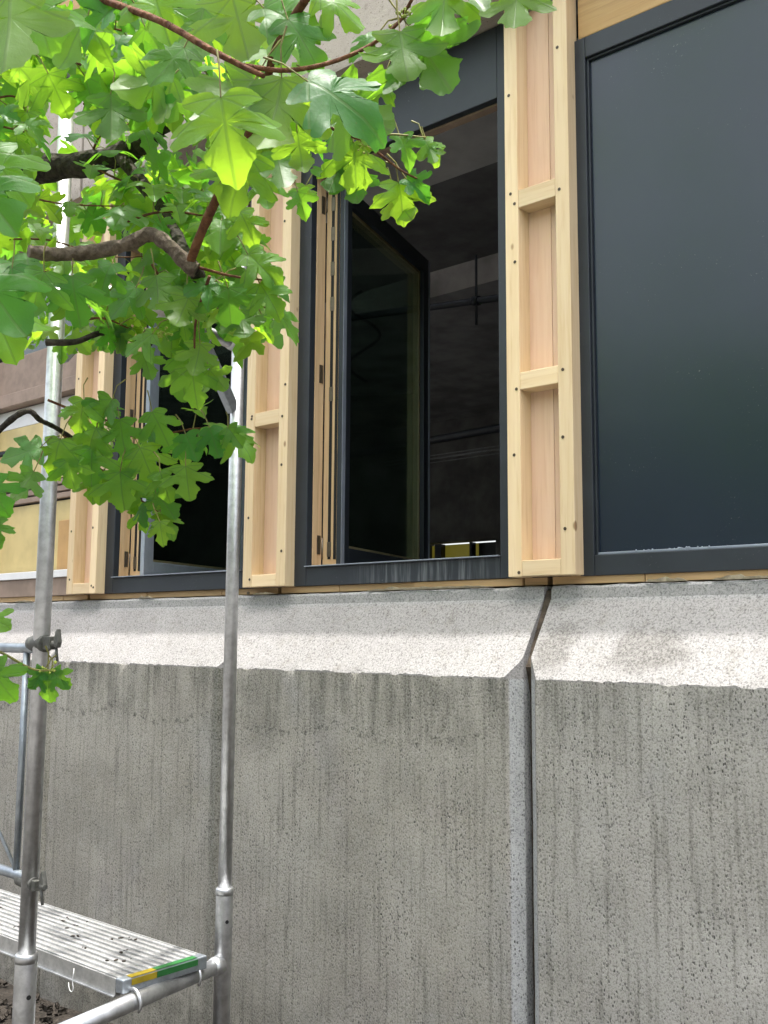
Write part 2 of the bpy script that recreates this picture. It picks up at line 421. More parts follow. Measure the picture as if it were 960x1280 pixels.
# ------------------------------------------------------------------ ground
ZG = -1.50
def ground():
    xs = [-900, -60, -12] + [-5 + .12 * i for i in range(66)] + [9, 60, 900]
    ys = [-900, -60, -16, -6] + [-4 + .12 * i for i in range(37)] + [12, 60, 900]
    bm = bmesh.new(); g = []
    for x in xs:
        row = []
        for y in ys:
            near = abs(x) < 6 and -4.2 < y < .6
            z = ZG + (.035 * noise.noise((x * 2, y * 2, 0)) + .02 * noise.noise((x * 8, y * 8, 3)) if near else -.03)
            row.append(bm.verts.new((x, y, z)))
        g.append(row)
    for i in range(len(xs) - 1):
        for j in range(len(ys) - 1):
            bm.faces.new((g[i][j], g[i + 1][j], g[i + 1][j + 1], g[i][j + 1])).smooth = True
    me = bpy.data.meshes.new('ground'); bm.to_mesh(me); bm.free()
    tag(link('ground', me, M['soil']), kind='structure')
ground()
def gravel():
    bm = bmesh.new(); r = random.Random(5)
    for i in range(2600):
        x = r.uniform(-3.2, .4); y = r.uniform(-1.9, -.14); s = r.uniform(.006, .022)
        m = Matrix.Translation((x, y, ZG + .012 + .035 * noise.noise((x * 2, y * 2, 0)))) @ Matrix.Rotation(r.uniform(0, 6.28), 4, Vector((r.random(), r.random(), r.random() + .1)).normalized()) @ Matrix.Diagonal((s, s * r.uniform(.6, 1), s * r.uniform(.4, .8), 1))
        bmesh.ops.create_icosphere(bm, subdivisions=1, radius=1, matrix=m) if i < 700 else bmesh.ops.create_cube(bm, size=1.4, matrix=m)
    me = bpy.data.meshes.new('soil_crumbs'); bm.to_mesh(me); bm.free()
    tag(link('soil_crumbs', me, M['soil']), 'dark soil crumbs and small stones at the foot of the wall', 'gravel', kind='stuff')
gravel()

# ------------------------------------------------------------------ precast concrete wall panels
def wall_panel(name, x0, x1, grooves, label, seed):
    CH = .038
    zs_wall = [-1.72, -1.5, -1.3] + [-1.2 + .06 * i for i in range(18)]
    slope = (ZJ1 - ZB) / (.03 + PROT)
    xs = []
    x = x0
    ends = [x0, x1]
    marks = [(x0, 1), (x1, 1)] + [(g, 2) for g in grooves]
    while x < x1: xs.append(x); x += .011
    xs.append(x1)
    for m, _ in marks:
        for dlt in (0, CH * .5, CH, CH + .004):
            for sgn in (-1, 1):
                q = m + sgn * dlt
                if x0 <= q <= x1: xs.append(q)
    xs = sorted(set(round(v, 4) for v in xs))
    bm = bmesh.new(); cols = []
    for x in xs:
        c = 0
        for m, k in marks: c = max(c, CH - abs(x - m))
        jit = lambda z, k: .0035 * noise.noise((x * 9 + seed, z * 9, k))
        chip = .022 * max(0, noise.noise((x * 13 + seed, 3.3, 0)) - .22) + .0045 * noise.noise((x * 38, seed, 1)) + .003 * noise.noise((x * 110, seed, 5)) + .004 * noise.noise((x * 5, seed, 8))
        yb = -PROT + c; zb = ZB + c * slope - chip
        prof = [(yb + jit(z, 0) * .7, z) for z in zs_wall] + [(yb, zb - .03), (yb + chip * .35, zb)]
        n = 9
        y_s, z_s = yb + .004 + chip * .35, zb + .004 * slope + chip * .5
        for i in range(n + 1):
            t = i / n
            yy = y_s + (.03 - y_s) * t; zz = z_s + (ZJ1 - z_s) * t
            prof.append((yy, zz + jit(t * 2, 7)))
        prof += [(.034, ZJ1 + .006), (.037, ZJ0 - .008 + jit(1, 2)), (.045, ZJ0 + jit(1, 3) * 1.3 + .003 * noise.noise((x * 30, 9, seed))), (.12, ZJ0 + .004), (.34, ZJ0 + .004), (.34, -1.72)]
        cols.append([bm.verts.new((x, y, z)) for y, z in prof])
    k = len(cols[0])
    for a, b in zip(cols, cols[1:]):
        for j in range(k):
            f = bm.faces.new((a[j], b[j], b[(j + 1) % k], a[(j + 1) % k])); f.smooth = True
    bm.faces.new(cols[0]); bm.faces.new(list(reversed(cols[-1])))
    bmesh.ops.recalc_face_normals(bm, faces=bm.faces[:])
    me = bpy.data.meshes.new(name); bm.to_mesh(me); bm.free()
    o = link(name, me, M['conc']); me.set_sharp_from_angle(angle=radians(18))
    return tag(o, label, 'concrete wall', 'precast concrete wall panels below the windows', 'thing')
G = .0130
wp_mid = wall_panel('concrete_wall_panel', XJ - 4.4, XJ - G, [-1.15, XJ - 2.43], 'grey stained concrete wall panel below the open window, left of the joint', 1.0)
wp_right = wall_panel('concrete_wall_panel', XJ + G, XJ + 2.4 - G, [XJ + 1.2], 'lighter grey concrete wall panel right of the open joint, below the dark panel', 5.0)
def joint_filler(xj, parent):
    pts = [(-PROT + .072, -1.7), (-PROT + .072, ZB - .05), (-PROT + .052, ZB + .03), (.030, ZJ1 - .012), (.052, ZJ0 - .012), (.20, ZJ0 - .012), (.20, -1.7)]
    bm = bmesh.new(); L = []; R_ = []
    fine = []
    for (a, b) in zip(pts[:4], pts[1:5]):
        m = max(1, int(math.hypot(b[0] - a[0], b[1] - a[1]) / .03))
        for i in range(m): fine.append((a[0] + (b[0] - a[0]) * i / m, a[1] + (b[1] - a[1]) * i / m))
    fine += pts[4:]
    for i, (y, z) in enumerate(fine):
        j = .004 * noise.noise((z * 30, xj, 0)) if i < len(fine) - 3 else 0
        L.append(bm.verts.new((xj - G - .001, y + j, z))); R_.append(bm.verts.new((xj + G + .001, y + j * .3 + .003, z)))
    n = len(L)
    for i in range(n): bm.faces.new((L[i], R_[i], R_[(i + 1) % n], L[(i + 1) % n]))
    bm.faces.new(L); bm.faces.new(R_)
    bmesh.ops.recalc_face_normals(bm, faces=bm.faces[:])
    me = bpy.data.meshes.new('joint_filler'); bm.to_mesh(me); bm.free()
    link('joint_filler', me, M['joint'], parent)
joint_filler(XJ, wp_mid)

# ------------------------------------------------------------------ concrete lintels and what is above
ZS = 2.022
def lintel(name, x0, x1, z0, z1, label, seed):
    bm = bmesh.new(); cols = []; xs = []; x = x0
    while x < x1: xs.append(x); x += .025
    xs.append(x1)
    for x in xs:
        ch = .030 * max(0, noise.noise((x * 7 + seed, 0, 0)) - .12) + .008 * abs(noise.noise((x * 33, seed, 0)))
        prof = [(.30, z0), (.05, z0), (-.05, z0 + .001), (-.08 + ch, z0 + .002), (-.081 + ch * .4, z0 + .012 + ch * .6), (-.082, z0 + .05 + ch), (-.082 + .003 * noise.noise((x * 5, 4, seed)), (z0 + z1) / 2), (-.08, z1), (.30, z1)]
        cols.append([bm.verts.new((x, y, z)) for y, z in prof])
    k = len(cols[0])
    for a, b in zip(cols, cols[1:]):
        for j in range(k): bm.faces.new((a[j], b[j], b[(j + 1) % k], a[(j + 1) % k]))
    bm.faces.new(cols[0]); bm.faces.new(list(reversed(cols[-1])))
    bmesh.ops.recalc_face_normals(bm, faces=bm.faces[:])
    me = bpy.data.meshes.new(name); bm.to_mesh(me); bm.free()
    return tag(link(name, me, M['lintel']), label, 'lintel', 'concrete lintels above the windows', 'thing')
lintel('concrete_lintel', -2.285 + .0, XJ - .02, ZS, 2.70, 'pale rough concrete lintel with a chipped lower edge above the open window', 2.0)
lintel('concrete_lintel', -6.5, -2.305, ZS, 2.80, 'concrete lintel at the top left corner, behind the leaves', 6.0)
lintel('concrete_lintel', XJ + .0, XJ + 2.4, 2.20, 3.7, 'concrete lintel above the timber head board at the top right', 8.0)
def board(name, x0, x1, y0, y1, z0, z1, mat, label, cat='board', group=None):
    o = MB().box(x0, x1, y0, y1, z0, z1).build(name, mat, bevel=.003)
    return tag(o, label, cat, group)
board('timber_head_board', .24, 2.4, .054, .09, 1.845, 2.21, M['head'], 'orange brown timber board above the dark closed panel')
board('timber_cladding_board', -2.29, .10, -.06, -.03, 2.703, 3.7, M['head'], 'orange timber board above the pale lintel, glimpsed through the leaves at the top')

board('timber_cladding_board', -6.5, -2.31, -.06, -.03, 2.803, 3.7, M['head'], 'orange timber board at the top left corner above the lintel, behind the leaves')

# ------------------------------------------------------------------ timber posts between the bays
B_, W_, D_ = 1.2, .2301, .0472
ZP = .1799
def make_post(x, label, blocks):
    r = random.Random(int(x * 100) + 77)
    t = empty('timber_post', (x, 0, ZP), label, 'post', 'pale timber posts between the windows')
    for a, b in ((0, .048), (.182, W_)):
        MB().box(x + a, x + b, 0, .064, ZP, ZS - .002).build('stud', M['wood'], t, bevel=.0022, loc=None)
    for z0, z1 in blocks:
        MB().box(x + .0485, x + .1815, .001, .0618, z0, z1).build('blocking', M['woodx'], t, bevel=.002)
    for a, b in ((.030, .128), (.1295, .200)):
        MB().box(x + a, x + b, .0625, .085, ZP + .012, ZS - .002).build('back_board', M['board'], t, bevel=.0012)
    spots = []
    for k in range(6):
        if r.random() < .75: spots.append((x + r.uniform(.012, .040), ZP + .05 + k * .31 + r.uniform(-.1, .1)))
        if r.random() < .75: spots.append((x + .182 + r.uniform(.010, .036), ZP + .07 + k * .31 + r.uniform(-.1, .1)))
    for z0, z1 in blocks:
        if r.random() < .8: spots.append((x + r.uniform(.03, .042), (z0 + z1) / 2 + r.uniform(-.015, .02)))
        if r.random() < .8: spots.append((x + .182 + r.uniform(.008, .02), (z0 + z1) / 2 + r.uniform(-.015, .015)))
    for sx_, sz_ in spots:
        if sz_ > ZS - .04: continue
        MB().tube([(sx_, -.0012, sz_), (sx_, .006, sz_)], .0052, 8).build('screw', M['rod'], t)
    return t
make_post(0.0, 'pale timber ladder post between the open window and the dark closed panel', [(ZP + .001, .228), (.752, .806), (1.335, 1.392)])
make_post(-B_, 'pale timber ladder post left of the open window, beside the far scaffold pole', [(ZP + .001, .226), (.793, .846), (1.372, 1.428)])
make_post(-2 * B_, 'pale timber ladder post farthest left, below the hanging leaves', [(ZP + .001, .228), (.775, .828), (1.35, 1.40)])
make_post(B_, 'timber ladder post beyond the right edge of the dark panel', [(ZP + .001, .228), (.752, .806), (1.335, 1.392)])

make_post(-3 * B_, 'timber ladder post beyond the yellow boarded window, off the left edge', [(ZP + .001, .228), (.775, .828), (1.35, 1.40)])

# sill timbers between concrete and frames
def sill_timber(x0, x1, label, seed):
    t = empty('sill_timber', (x0, .07, ZJ0), label, 'sill timber', 'sill timbers on the concrete ledge')
    r = random.Random(seed); x = x0
    while x < x1:
        e = min(x1, x + r.uniform(.22, .55))
        MB().box(x + .001, e - .0015, .058 + r.uniform(-.004, .006), .13, ZJ0 + .005, .1795).build('timber_piece', M['plate'], t, bevel=.0015)
        x = e
sill_timber(-.97 - .08, .10, 'brown timber packing strip under the open window frame', 3)
sill_timber(.12, 2.3, 'brown timber packing strip under the dark panel', 4)
sill_timber(-2.3, -1.07, 'brown timber packing strip under the window behind the leaves', 5)
sill_timber(-3.6, -2.32, 'brown timber packing strip under the yellow boarded window', 6)

def scrap(x, ln, h, seed, label):
    """torn strip of sealing foam standing up from the concrete"""
    bm = bmesh.new(); n = max(6, int(ln / .012)); a = []; b = []
    for i in range(n + 1):
        u = i / n; hh = h * (.25 + .9 * abs(noise.noise((u * 7 + seed, seed, 0)))) * (1 - abs(2 * u - 1) ** 4)
        y = .040 + .012 * noise.noise((u * 6, seed, 4))
        a.append((x + ln * u, y, ZJ0 + .003)); b.append((x + ln * u + .004 * noise.noise((u * 20, seed, 7)), y - .008, ZJ0 + .004 + hh))
    A = [bm.verts.new(p) for p in a]; Bv = [bm.verts.new(p) for p in b]
    A2 = [bm.verts.new((p[0], p[1] + .003, p[2])) for p in a]; B2 = [bm.verts.new((p[0], p[1] + .003, p[2])) for p in b]
    for i in range(n):
        bm.faces.new((A[i], A[i + 1], Bv[i + 1], Bv[i])); bm.faces.new((A2[i], B2[i], B2[i + 1], A2[i + 1]))
        bm.faces.new((Bv[i], Bv[i + 1], B2[i + 1], B2[i]))
    me = bpy.data.meshes.new('sealing_strip'); bm.to_mesh(me); bm.free()
    tag(link('sealing_strip', me, M['foam']), label, 'sealing strip', 'torn sealing strips along the ledge')
scrap(-.60, .52, .018, 1, 'long thin torn sealing strip on the ledge under the open window')
scrap(.43, .12, .020, 2, 'frayed sealing scrap under the dark panel, nearer the post')
scrap(.62, .20, .019, 3, 'frayed sealing scrap under the dark panel at the right edge')
scrap(-1.90, .10, .016, 4, 'small sealing scrap under the window behind the leaves')
scrap(-1.18, .12, .014, 5, 'small pale sealing strip under the post left of the open window')
scrap(-2.9, .16, .016, 6, 'sealing scrap on the ledge at the far left')

# ------------------------------------------------------------------ windows
def frame_boxes(t, x0, x1, z0, z1, fl, fr, fb, ft, y0, y1, mat, matb=None, nm='frame_'):
    """four butt-jointed frame members"""
    MB().box(x0, x0 + fl, y0, y1, z0, z1).build(nm + 'jamb', mat, t, bevel=.0025)
    MB().box(x1 - fr, x1, y0, y1, z0, z1).build(nm + 'jamb', mat, t, bevel=.0025)
    MB().box(x0 + fl + .0003, x1 - fr - .0003, y0 + .0006, y1, z0, z0 + fb).build(nm + 'sill', matb or mat, t, bevel=.0025)
    MB().box(x0 + fl + .0003, x1 - fr - .0003, y0 + .0006, y1, z1 - ft, z1).build(nm + 'head', mat, t, bevel=.0025)

def open_window(k, label, alpha, pale=False):
    """inward opening timber-aluminium window in bay k, sash swung into the room"""
    x0 = -B_ * k + W_ - .012; x1 = -B_ * (k - 1) + .012
    zb, zt = .1800, 2.013
    t = empty('window', ((x0 + x1) / 2, D_, zb), label, 'window', 'dark framed windows opening inward')
    y0, y1 = D_ + .0008, .078
    # outer aluminium frame with a deep head panel
    frame_boxes(t, x0, x1, zb, zt, .0725, .0725, .068, .2525, y0, y1, M['alu'], M['alu_sill'])
    MB().box(x0 + .073, x1 - .073, y0 - .012, y1 - .004, .2485, .2525).build('drip_edge', M['sash'], t, bevel=.001)
    # timber frame behind, stepped
    ix0, ix1 = x0 + .0725, x1 - .0725
    MB().prism([(ix0 - .03, .0785), (ix0 + .001, .0785), (ix0 + .001, .100), (ix0 - .006, .100), (ix0 - .006, .133), (ix0 - .03, .133)], 2, zb + .02, zt - .20).build('timber_jamb', M['jamb'], t, bevel=.001)
    MB().prism([(ix1 + .03, .0785), (ix1 - .001, .0785), (ix1 - .001, .100), (ix1 + .006, .100), (ix1 + .006, .133), (ix1 + .03, .133)], 2, zb + .02, zt - .20).build('timber_jamb', M['alu'], t, bevel=.001)
    MB().box(ix0 - .02, ix1 + .02, .0785, .150, zb + .015, .240).build('timber_sill', M['jamb'], t, bevel=.001)
    MB().box(ix0 + .003, ix1 - .003, .079, .112, zt - .2575, zt - .215).build('timber_head', M['brown'], t, bevel=.001)
    # striker plates on the jamb
    for z in (.30, .95, 1.62):
        MB().box(ix0 - .0055, ix0 - .002, .108, .126, z, z + .07).build('striker_plate', M['steel'], t, bevel=.001)
    # the sash
    px, py = ix0 - .006, .139
    Wd = .888; zs0, zs1 = .262, 1.735
    R4 = Matrix.Translation((px, py, 0)) @ Matrix.Rotation(alpha, 4, 'Z')
    s = MB()
    bw = .078
    for (a, b, c, d_) in ((0, bw, zs0, zs1), (Wd - bw, Wd, zs0, zs1), (bw, Wd - bw, zs0, zs0 + bw), (bw, Wd - bw, zs1 - bw, zs1)):
        s.box(a + (.0004 if a else 0), b, -.058, 0, c, d_, R4)
    sash = s.build('sash', M['jamb'], t, bevel=.0015)
    c = MB()                                                     # aluminium shell on the weather side
    for (a, b, c0, c1) in ((-.004, bw - .012, zs0 - .004, zs1 + .004), (Wd - bw + .012, Wd + .004, zs0 - .004, zs1 + .004), (bw - .012, Wd - bw + .012, zs0 - .004, zs0 + bw - .012), (bw - .012, Wd - bw + .012, zs1 - bw + .012, zs1 + .004)):
        c.box(a, b, -.078, -.0584, c0, c1, R4)
    c.build('sash_cover', M['sash_pale'] if pale else M['alu'], sash, bevel=.002)
    MB().box(-.0055, .022, -.0805, -.0785, zs0, zs1, R4).build('sash_edge_strip', M['sash_pale'] if pale else M['sash'], sash, bevel=.0006)
    MB().box(Wd - .014, Wd + .0052, -.0805, -.0785, zs0, zs1, R4).build('sash_edge_strip', M['sash'], sash, bevel=.0006)
    MB().box(bw - .014, Wd - bw + .014, -.060, -.054, zs0 + bw - .014, zs1 - bw + .014, R4).build('glass_pane', M['glass_dark'], sash)
    MB().box(bw - .014, Wd - bw + .014, -.030, -.026, zs0 + bw - .014, zs1 - bw + .014, R4).build('glass_pane', M['glass_dark'], sash)
    # hardware groove in the hinge edge, hinges
    MB().box(-.0015, .001, -.034, -.022, zs0 + .02, zs1 - .02, R4).build('hardware_groove', M['gasket'], sash)
    for z in (zs0 + .03, zs0 + .62, zs1 - .50, zs1 - .36, zs1 - .22, zs1 - .1):
        MB().box(-.003, .001, -.036, -.020, z, z + .055, R4).build('locking_plate', M['steel'], sash, bevel=.0008)
    MB().box(-.003, .0015, -.056, -.046, zs0 + .02, zs1 - .02, R4).build('seal_strip', M['gasket'], sash)
    for z in (zs0 + .02, zs1 - .10):
        MB().tube([(px - .004, py + .002, z), (px - .004, py + .002, z + .08)], .007, 10).build('hinge', M['steel'], sash)
    return t
open_window(1, 'tall dark window with its sash swung open into the room, in the middle', radians(106.5))
open_window(2, 'dark open window behind the leaves, between the two left posts', radians(106.5), True)

def closed_panel():
    x0, x1 = W_ - .012, 1.19
    zb, zt = .1775, 1.842
    t = empty('closed_panel_window', ((x0 + x1) / 2, D_, zb), 'dark slate grey closed panel in a dark frame, filling the right bay', 'panel')
    y0, y1 = D_ + .0008, .085
    frame_boxes(t, x0, x1, zb, zt, .047, .05, .0605, .068, y0, y1, M['alu'])
    # stepped inner bead
    ix0, ix1, iz0, iz1 = x0 + .0472, x1 - .0502, zb + .0607, zt - .0682
    bd = .007
    for a in ((ix0, ix0 + bd, iz0, iz1), (ix1 - bd, ix1, iz0, iz1), (ix0 + bd, ix1 - bd, iz0, iz0 + bd), (ix0 + bd, ix1 - bd, iz1 - bd, iz1)):
        MB().box(a[0], a[1], y0 + .010, y1, a[2], a[3]).build('bead', M['sash'] if a[3] - a[2] < .1 and a[2] < 1 else M['alu'], t, bevel=.0015)
    MB().box(ix0 + bd + .0004, ix1 - bd - .0004, y0 + .020, y1 - .002, iz0 + bd + .0004, iz1 - bd - .0004).build('panel', M['panel'], t)
    r = random.Random(9)
    bm = bmesh.new()
    for cx, n in ((.42, 6), (.50, 8), (.53, 12), (.60, 4)):
        for i in range(n):
            s = r.uniform(.001, .0028)
            bmesh.ops.create_icosphere(bm, subdivisions=1, radius=s, matrix=Matrix.Translation((cx + r.gauss(0, .018), y0 + .012 + r.uniform(-.004, .004), iz0 + bd + s * .4)))
    me = bpy.data.meshes.new('dust_crumbs'); bm.to_mesh(me); bm.free()
    o = link('dust_crumbs', me, M['sash_pale'], t); o['kind'] = 'stuff'
closed_panel()

def yellow_window():
    x0 = -B_ * 3 + W_ - .012; x1 = -2 * B_ + .012
    zb, zt = .18, 2.013
    t = empty('boarded_window', ((x0 + x1) / 2, D_, zb), 'window at the far left edge boarded inside with yellow panels', 'window')
    y0, y1 = D_ + .0008, .085
    frame_boxes(t, x0, x1, zb, zt, .0725, .0725, .085, .2525, y0, y1, M['brown'])
    a, b = x0 + .073, x1 - .073
    MB().box(a, b, y0 - .010, y1, .2655, .30).build('sill_edge', M['white'], t, bevel=.002)
    MB().box(a, b, .110, .125, .30, .645).build('yellow_board', M['yellow'], t, bevel=.002)
    MB().box(b - .19, b, .100, .1095, .30, .545).build('orange_board', M['orange'], t, bevel=.002)
    for z in (.655, .690, .725):
        MB().box(a, b, .095, .125, z, z + .026).build('slat', M['brown'], t, bevel=.002)
    MB().box(a, b, .110, .125, .76, .925).build('yellow_board', M['yellow'], t, bevel=.002)
    MB().box(a, b, .100, .120, .93, .948).build('slat', M['alu'], t, bevel=.002)
    MB().box(a, b, .110, .125, .953, 1.06).build('yellow_board', M['yellow'], t, bevel=.002)
    MB().box(a, b, .112, .125, 1.062, 1.16).build('white_board', M['white'], t, bevel=.002)
    MB().box(a, b, .058, .125, 1.165, 1.235).build('beam', M['brown'], t, bevel=.004)
    MB().box(a, b, .080, .125, 1.24, 1.43).build('beam', M['brown'], t, bevel=.004)
    MB().box(a, b, .105, .111, 1.44, 1.755).build('glass_pane', M['glass'], t)
yellow_window()

# ------------------------------------------------------------------ room behind the windows
ZF = -.55
def struct(name, *boxes, mat='dark'):
    m = MB()
    for b in boxes: m.box(*b)
    return tag(m.build(name, M[mat]), kind='structure')
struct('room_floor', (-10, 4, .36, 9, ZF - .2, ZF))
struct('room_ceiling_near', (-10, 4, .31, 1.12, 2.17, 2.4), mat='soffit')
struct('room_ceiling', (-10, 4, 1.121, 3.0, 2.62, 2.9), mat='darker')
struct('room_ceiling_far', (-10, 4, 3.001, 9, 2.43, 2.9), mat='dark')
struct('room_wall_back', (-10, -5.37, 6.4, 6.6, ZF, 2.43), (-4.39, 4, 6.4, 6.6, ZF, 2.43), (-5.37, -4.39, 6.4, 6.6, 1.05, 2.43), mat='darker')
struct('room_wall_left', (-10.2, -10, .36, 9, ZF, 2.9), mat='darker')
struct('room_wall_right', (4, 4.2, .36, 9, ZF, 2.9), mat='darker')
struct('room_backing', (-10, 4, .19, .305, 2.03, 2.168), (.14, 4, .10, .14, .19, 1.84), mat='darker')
def lit_door():
    t = empty('lit_doorway', (-4.7, 6.5, ZF), 'small yellow lit opening at the bottom of the open window, deep in the room', 'doorway')
    MB().box(-5.365, -4.72, 6.55, 6.59, ZF + .01, 1.03).build('lit_surface', M['lit'], t)
    MB().box(-4.715, -4.395, 6.55, 6.59, ZF + .01, 1.03).build('dark_leaf', M['pipe'], t)
    for x, w in ((-5.365, .03), (-5.23, .09), (-4.75, .03)):
        MB().box(x, x + w, 6.42, 6.50, ZF + .01, 1.03).build('mullion', M['pipe'], t)
lit_door()
def pipe(p0, p1, r, label, hang=None, mat='pipe', cat='pipe'):
    t = empty('ceiling_pipe', p0, label, cat)
    a, b = Vector(p0), Vector(p1); d = b - a
    MB().tube([a - d * 1.2, a, b, b + d * .9], r, 12).build('pipe_run', M[mat], t)
    for h in (hang or []):
        p = a + d * h
        MB().tube([p + Vector((0, 0, .25)), p - Vector((0, 0, .13))], .007, 6).build('hanger_rod', M[mat], t)
        MB().tube([p - d.normalized() * .02, p + d.normalized() * .02], r * 1.35, 12).build('hanger_clamp', M[mat], t)
    return t
pipe(at(525, 386, 5.6), at(625, 372, 5.15), .019, 'black pipe hanging under the ceiling, upper part of the open window', [.72])
pipe(at(525, 553, 6.4), at(625, 535, 5.9), .026, 'dark lower pipe crossing the open window')
def cable_tray():
    a, b = at(525, 576, 6.2), at(625, 562, 5.7); d = b - a
    t = empty('cable_tray', a, 'thin grey cable tray wires crossing the dark room', 'cable tray')
    for dz, dy in ((0, 0), (.022, 0), (0, .1), (.022, .1), (.05, .2)):
        o = Vector((0, dy, dz)); MB().tube([a - d * .5 + o, b + d * .6 + o], .003, 6).build('tray_wire', M['tray'], t)
cable_tray()
def cable():
    pts = [at(455 + 20 * sin(i * .5), 400 + 6 * i, 5.0 + .02 * i) for i in range(-6, 14)]
    tag(MB().tube(pts, .008, 8).build('hanging_cable', M['pipe']), 'black cable loop hanging in the room behind the glass', 'cable')
cable()

# ------------------------------------------------------------------ scaffold
PA = Vector((-.686, -.496, 0)); PB = Vector((-.552, -1.217, 0)); TR, SR = .0200, .0255
U = (PB - PA).normalized()
def make_scaffold(off, label):
    a = PA + off; b = PB + off
    t = empty('scaffold_tower', ((a.x + b.x) / 2, (a.y + b.y) / 2, ZG), label, 'scaffold', 'aluminium scaffold frames')
    for p in (a, b):
        V = lambda z: Vector((p.x, p.y, z))
        up = MB().tube([V(-.80), V(1.44)], TR, 24).build('upright', M['galv'], t)
        sl_ = MB().tube([V(ZG + .03), V(-.775), V(-.756), V(-.752)], SR, 24, radii=[SR, SR, SR, SR * .97]).build('lower_upright', M['galv'], t)
        MB().tube([V(-.765), V(-.748), V(-.744)], SR, 24, radii=[SR * 1.04, SR * 1.05, SR * .92]).build('sleeve_collar', M['galv'], sl_)
        # locking-pin hole
        c = (CAM - p); c.z = 0; c.normalize(); side = Vector((-c.y, c.x, 0))
        h = (c * .93 + side * .36).normalized()
        MB().tube([V(-.838) + h * (SR - .004), V(-.838) + h * (SR + .0006)], .0055, 12).build('pin_hole', M['gasket'], sl_)
        MB().box(p.x - .06, p.x + .06, p.y - .06, p.y + .06, ZG - .01, ZG + .035).build('base_plate', M['galv2'], t, bevel=.004)
    for z, rr in ((-.960, .0225), (-1.38, .0235), (.915, .0200)):
        r0 = a + U * .018; r1 = b - U * .018; r0.z = r1.z = z
        ru = MB().tube([r0, r1], rr, 20).build('rung', M['galv'], t)
        for q, s in ((r0, 1), (r1, -1)):
            MB().tube([q - U * s * .002, q + U * s * .020, q + U * s * .034], rr * 1.2, 18, radii=[rr * 1.22, rr * 1.18, rr * 1.02]).build('weld_collar', M['galv'], ru)
    # gusset plates under the upper rung, diagonal strut below the deck rung
    for p, s in ((a, 1), (b, -1)):
        q0 = p + U * s * .016; q0.z = .70; q1 = p + U * s * .19; q1.z = .905
        dv = (q1 - q0).normalized(); nrm = Vector((U.y, -U.x, 0)); wv = dv.cross(nrm)
        m = MB(); vs = []
        for e in (q0, q1):
            for i, j in ((-1, -1), (1, -1), (1, 1), (-1, 1)):
                vs.append(m.bm.verts.new(e + nrm * (i * .012) + wv * (j * .021)))
        for f in ((0, 1, 2, 3), (7, 6, 5, 4), (0, 4, 5, 1), (1, 5, 6, 2), (2, 6, 7, 3), (3, 7, 4, 0)): m.bm.faces.new([vs[i] for i in f])
        m.build('gusset', M['galv2'], t, bevel=.003)
    return t
make_scaffold(Vector((0, 0, 0)), 'aluminium scaffold frame with two tall poles in front of the wall')
make_scaffold(Vector((-2.02, .03, 0)), 'second aluminium scaffold frame carrying the far end of the deck')

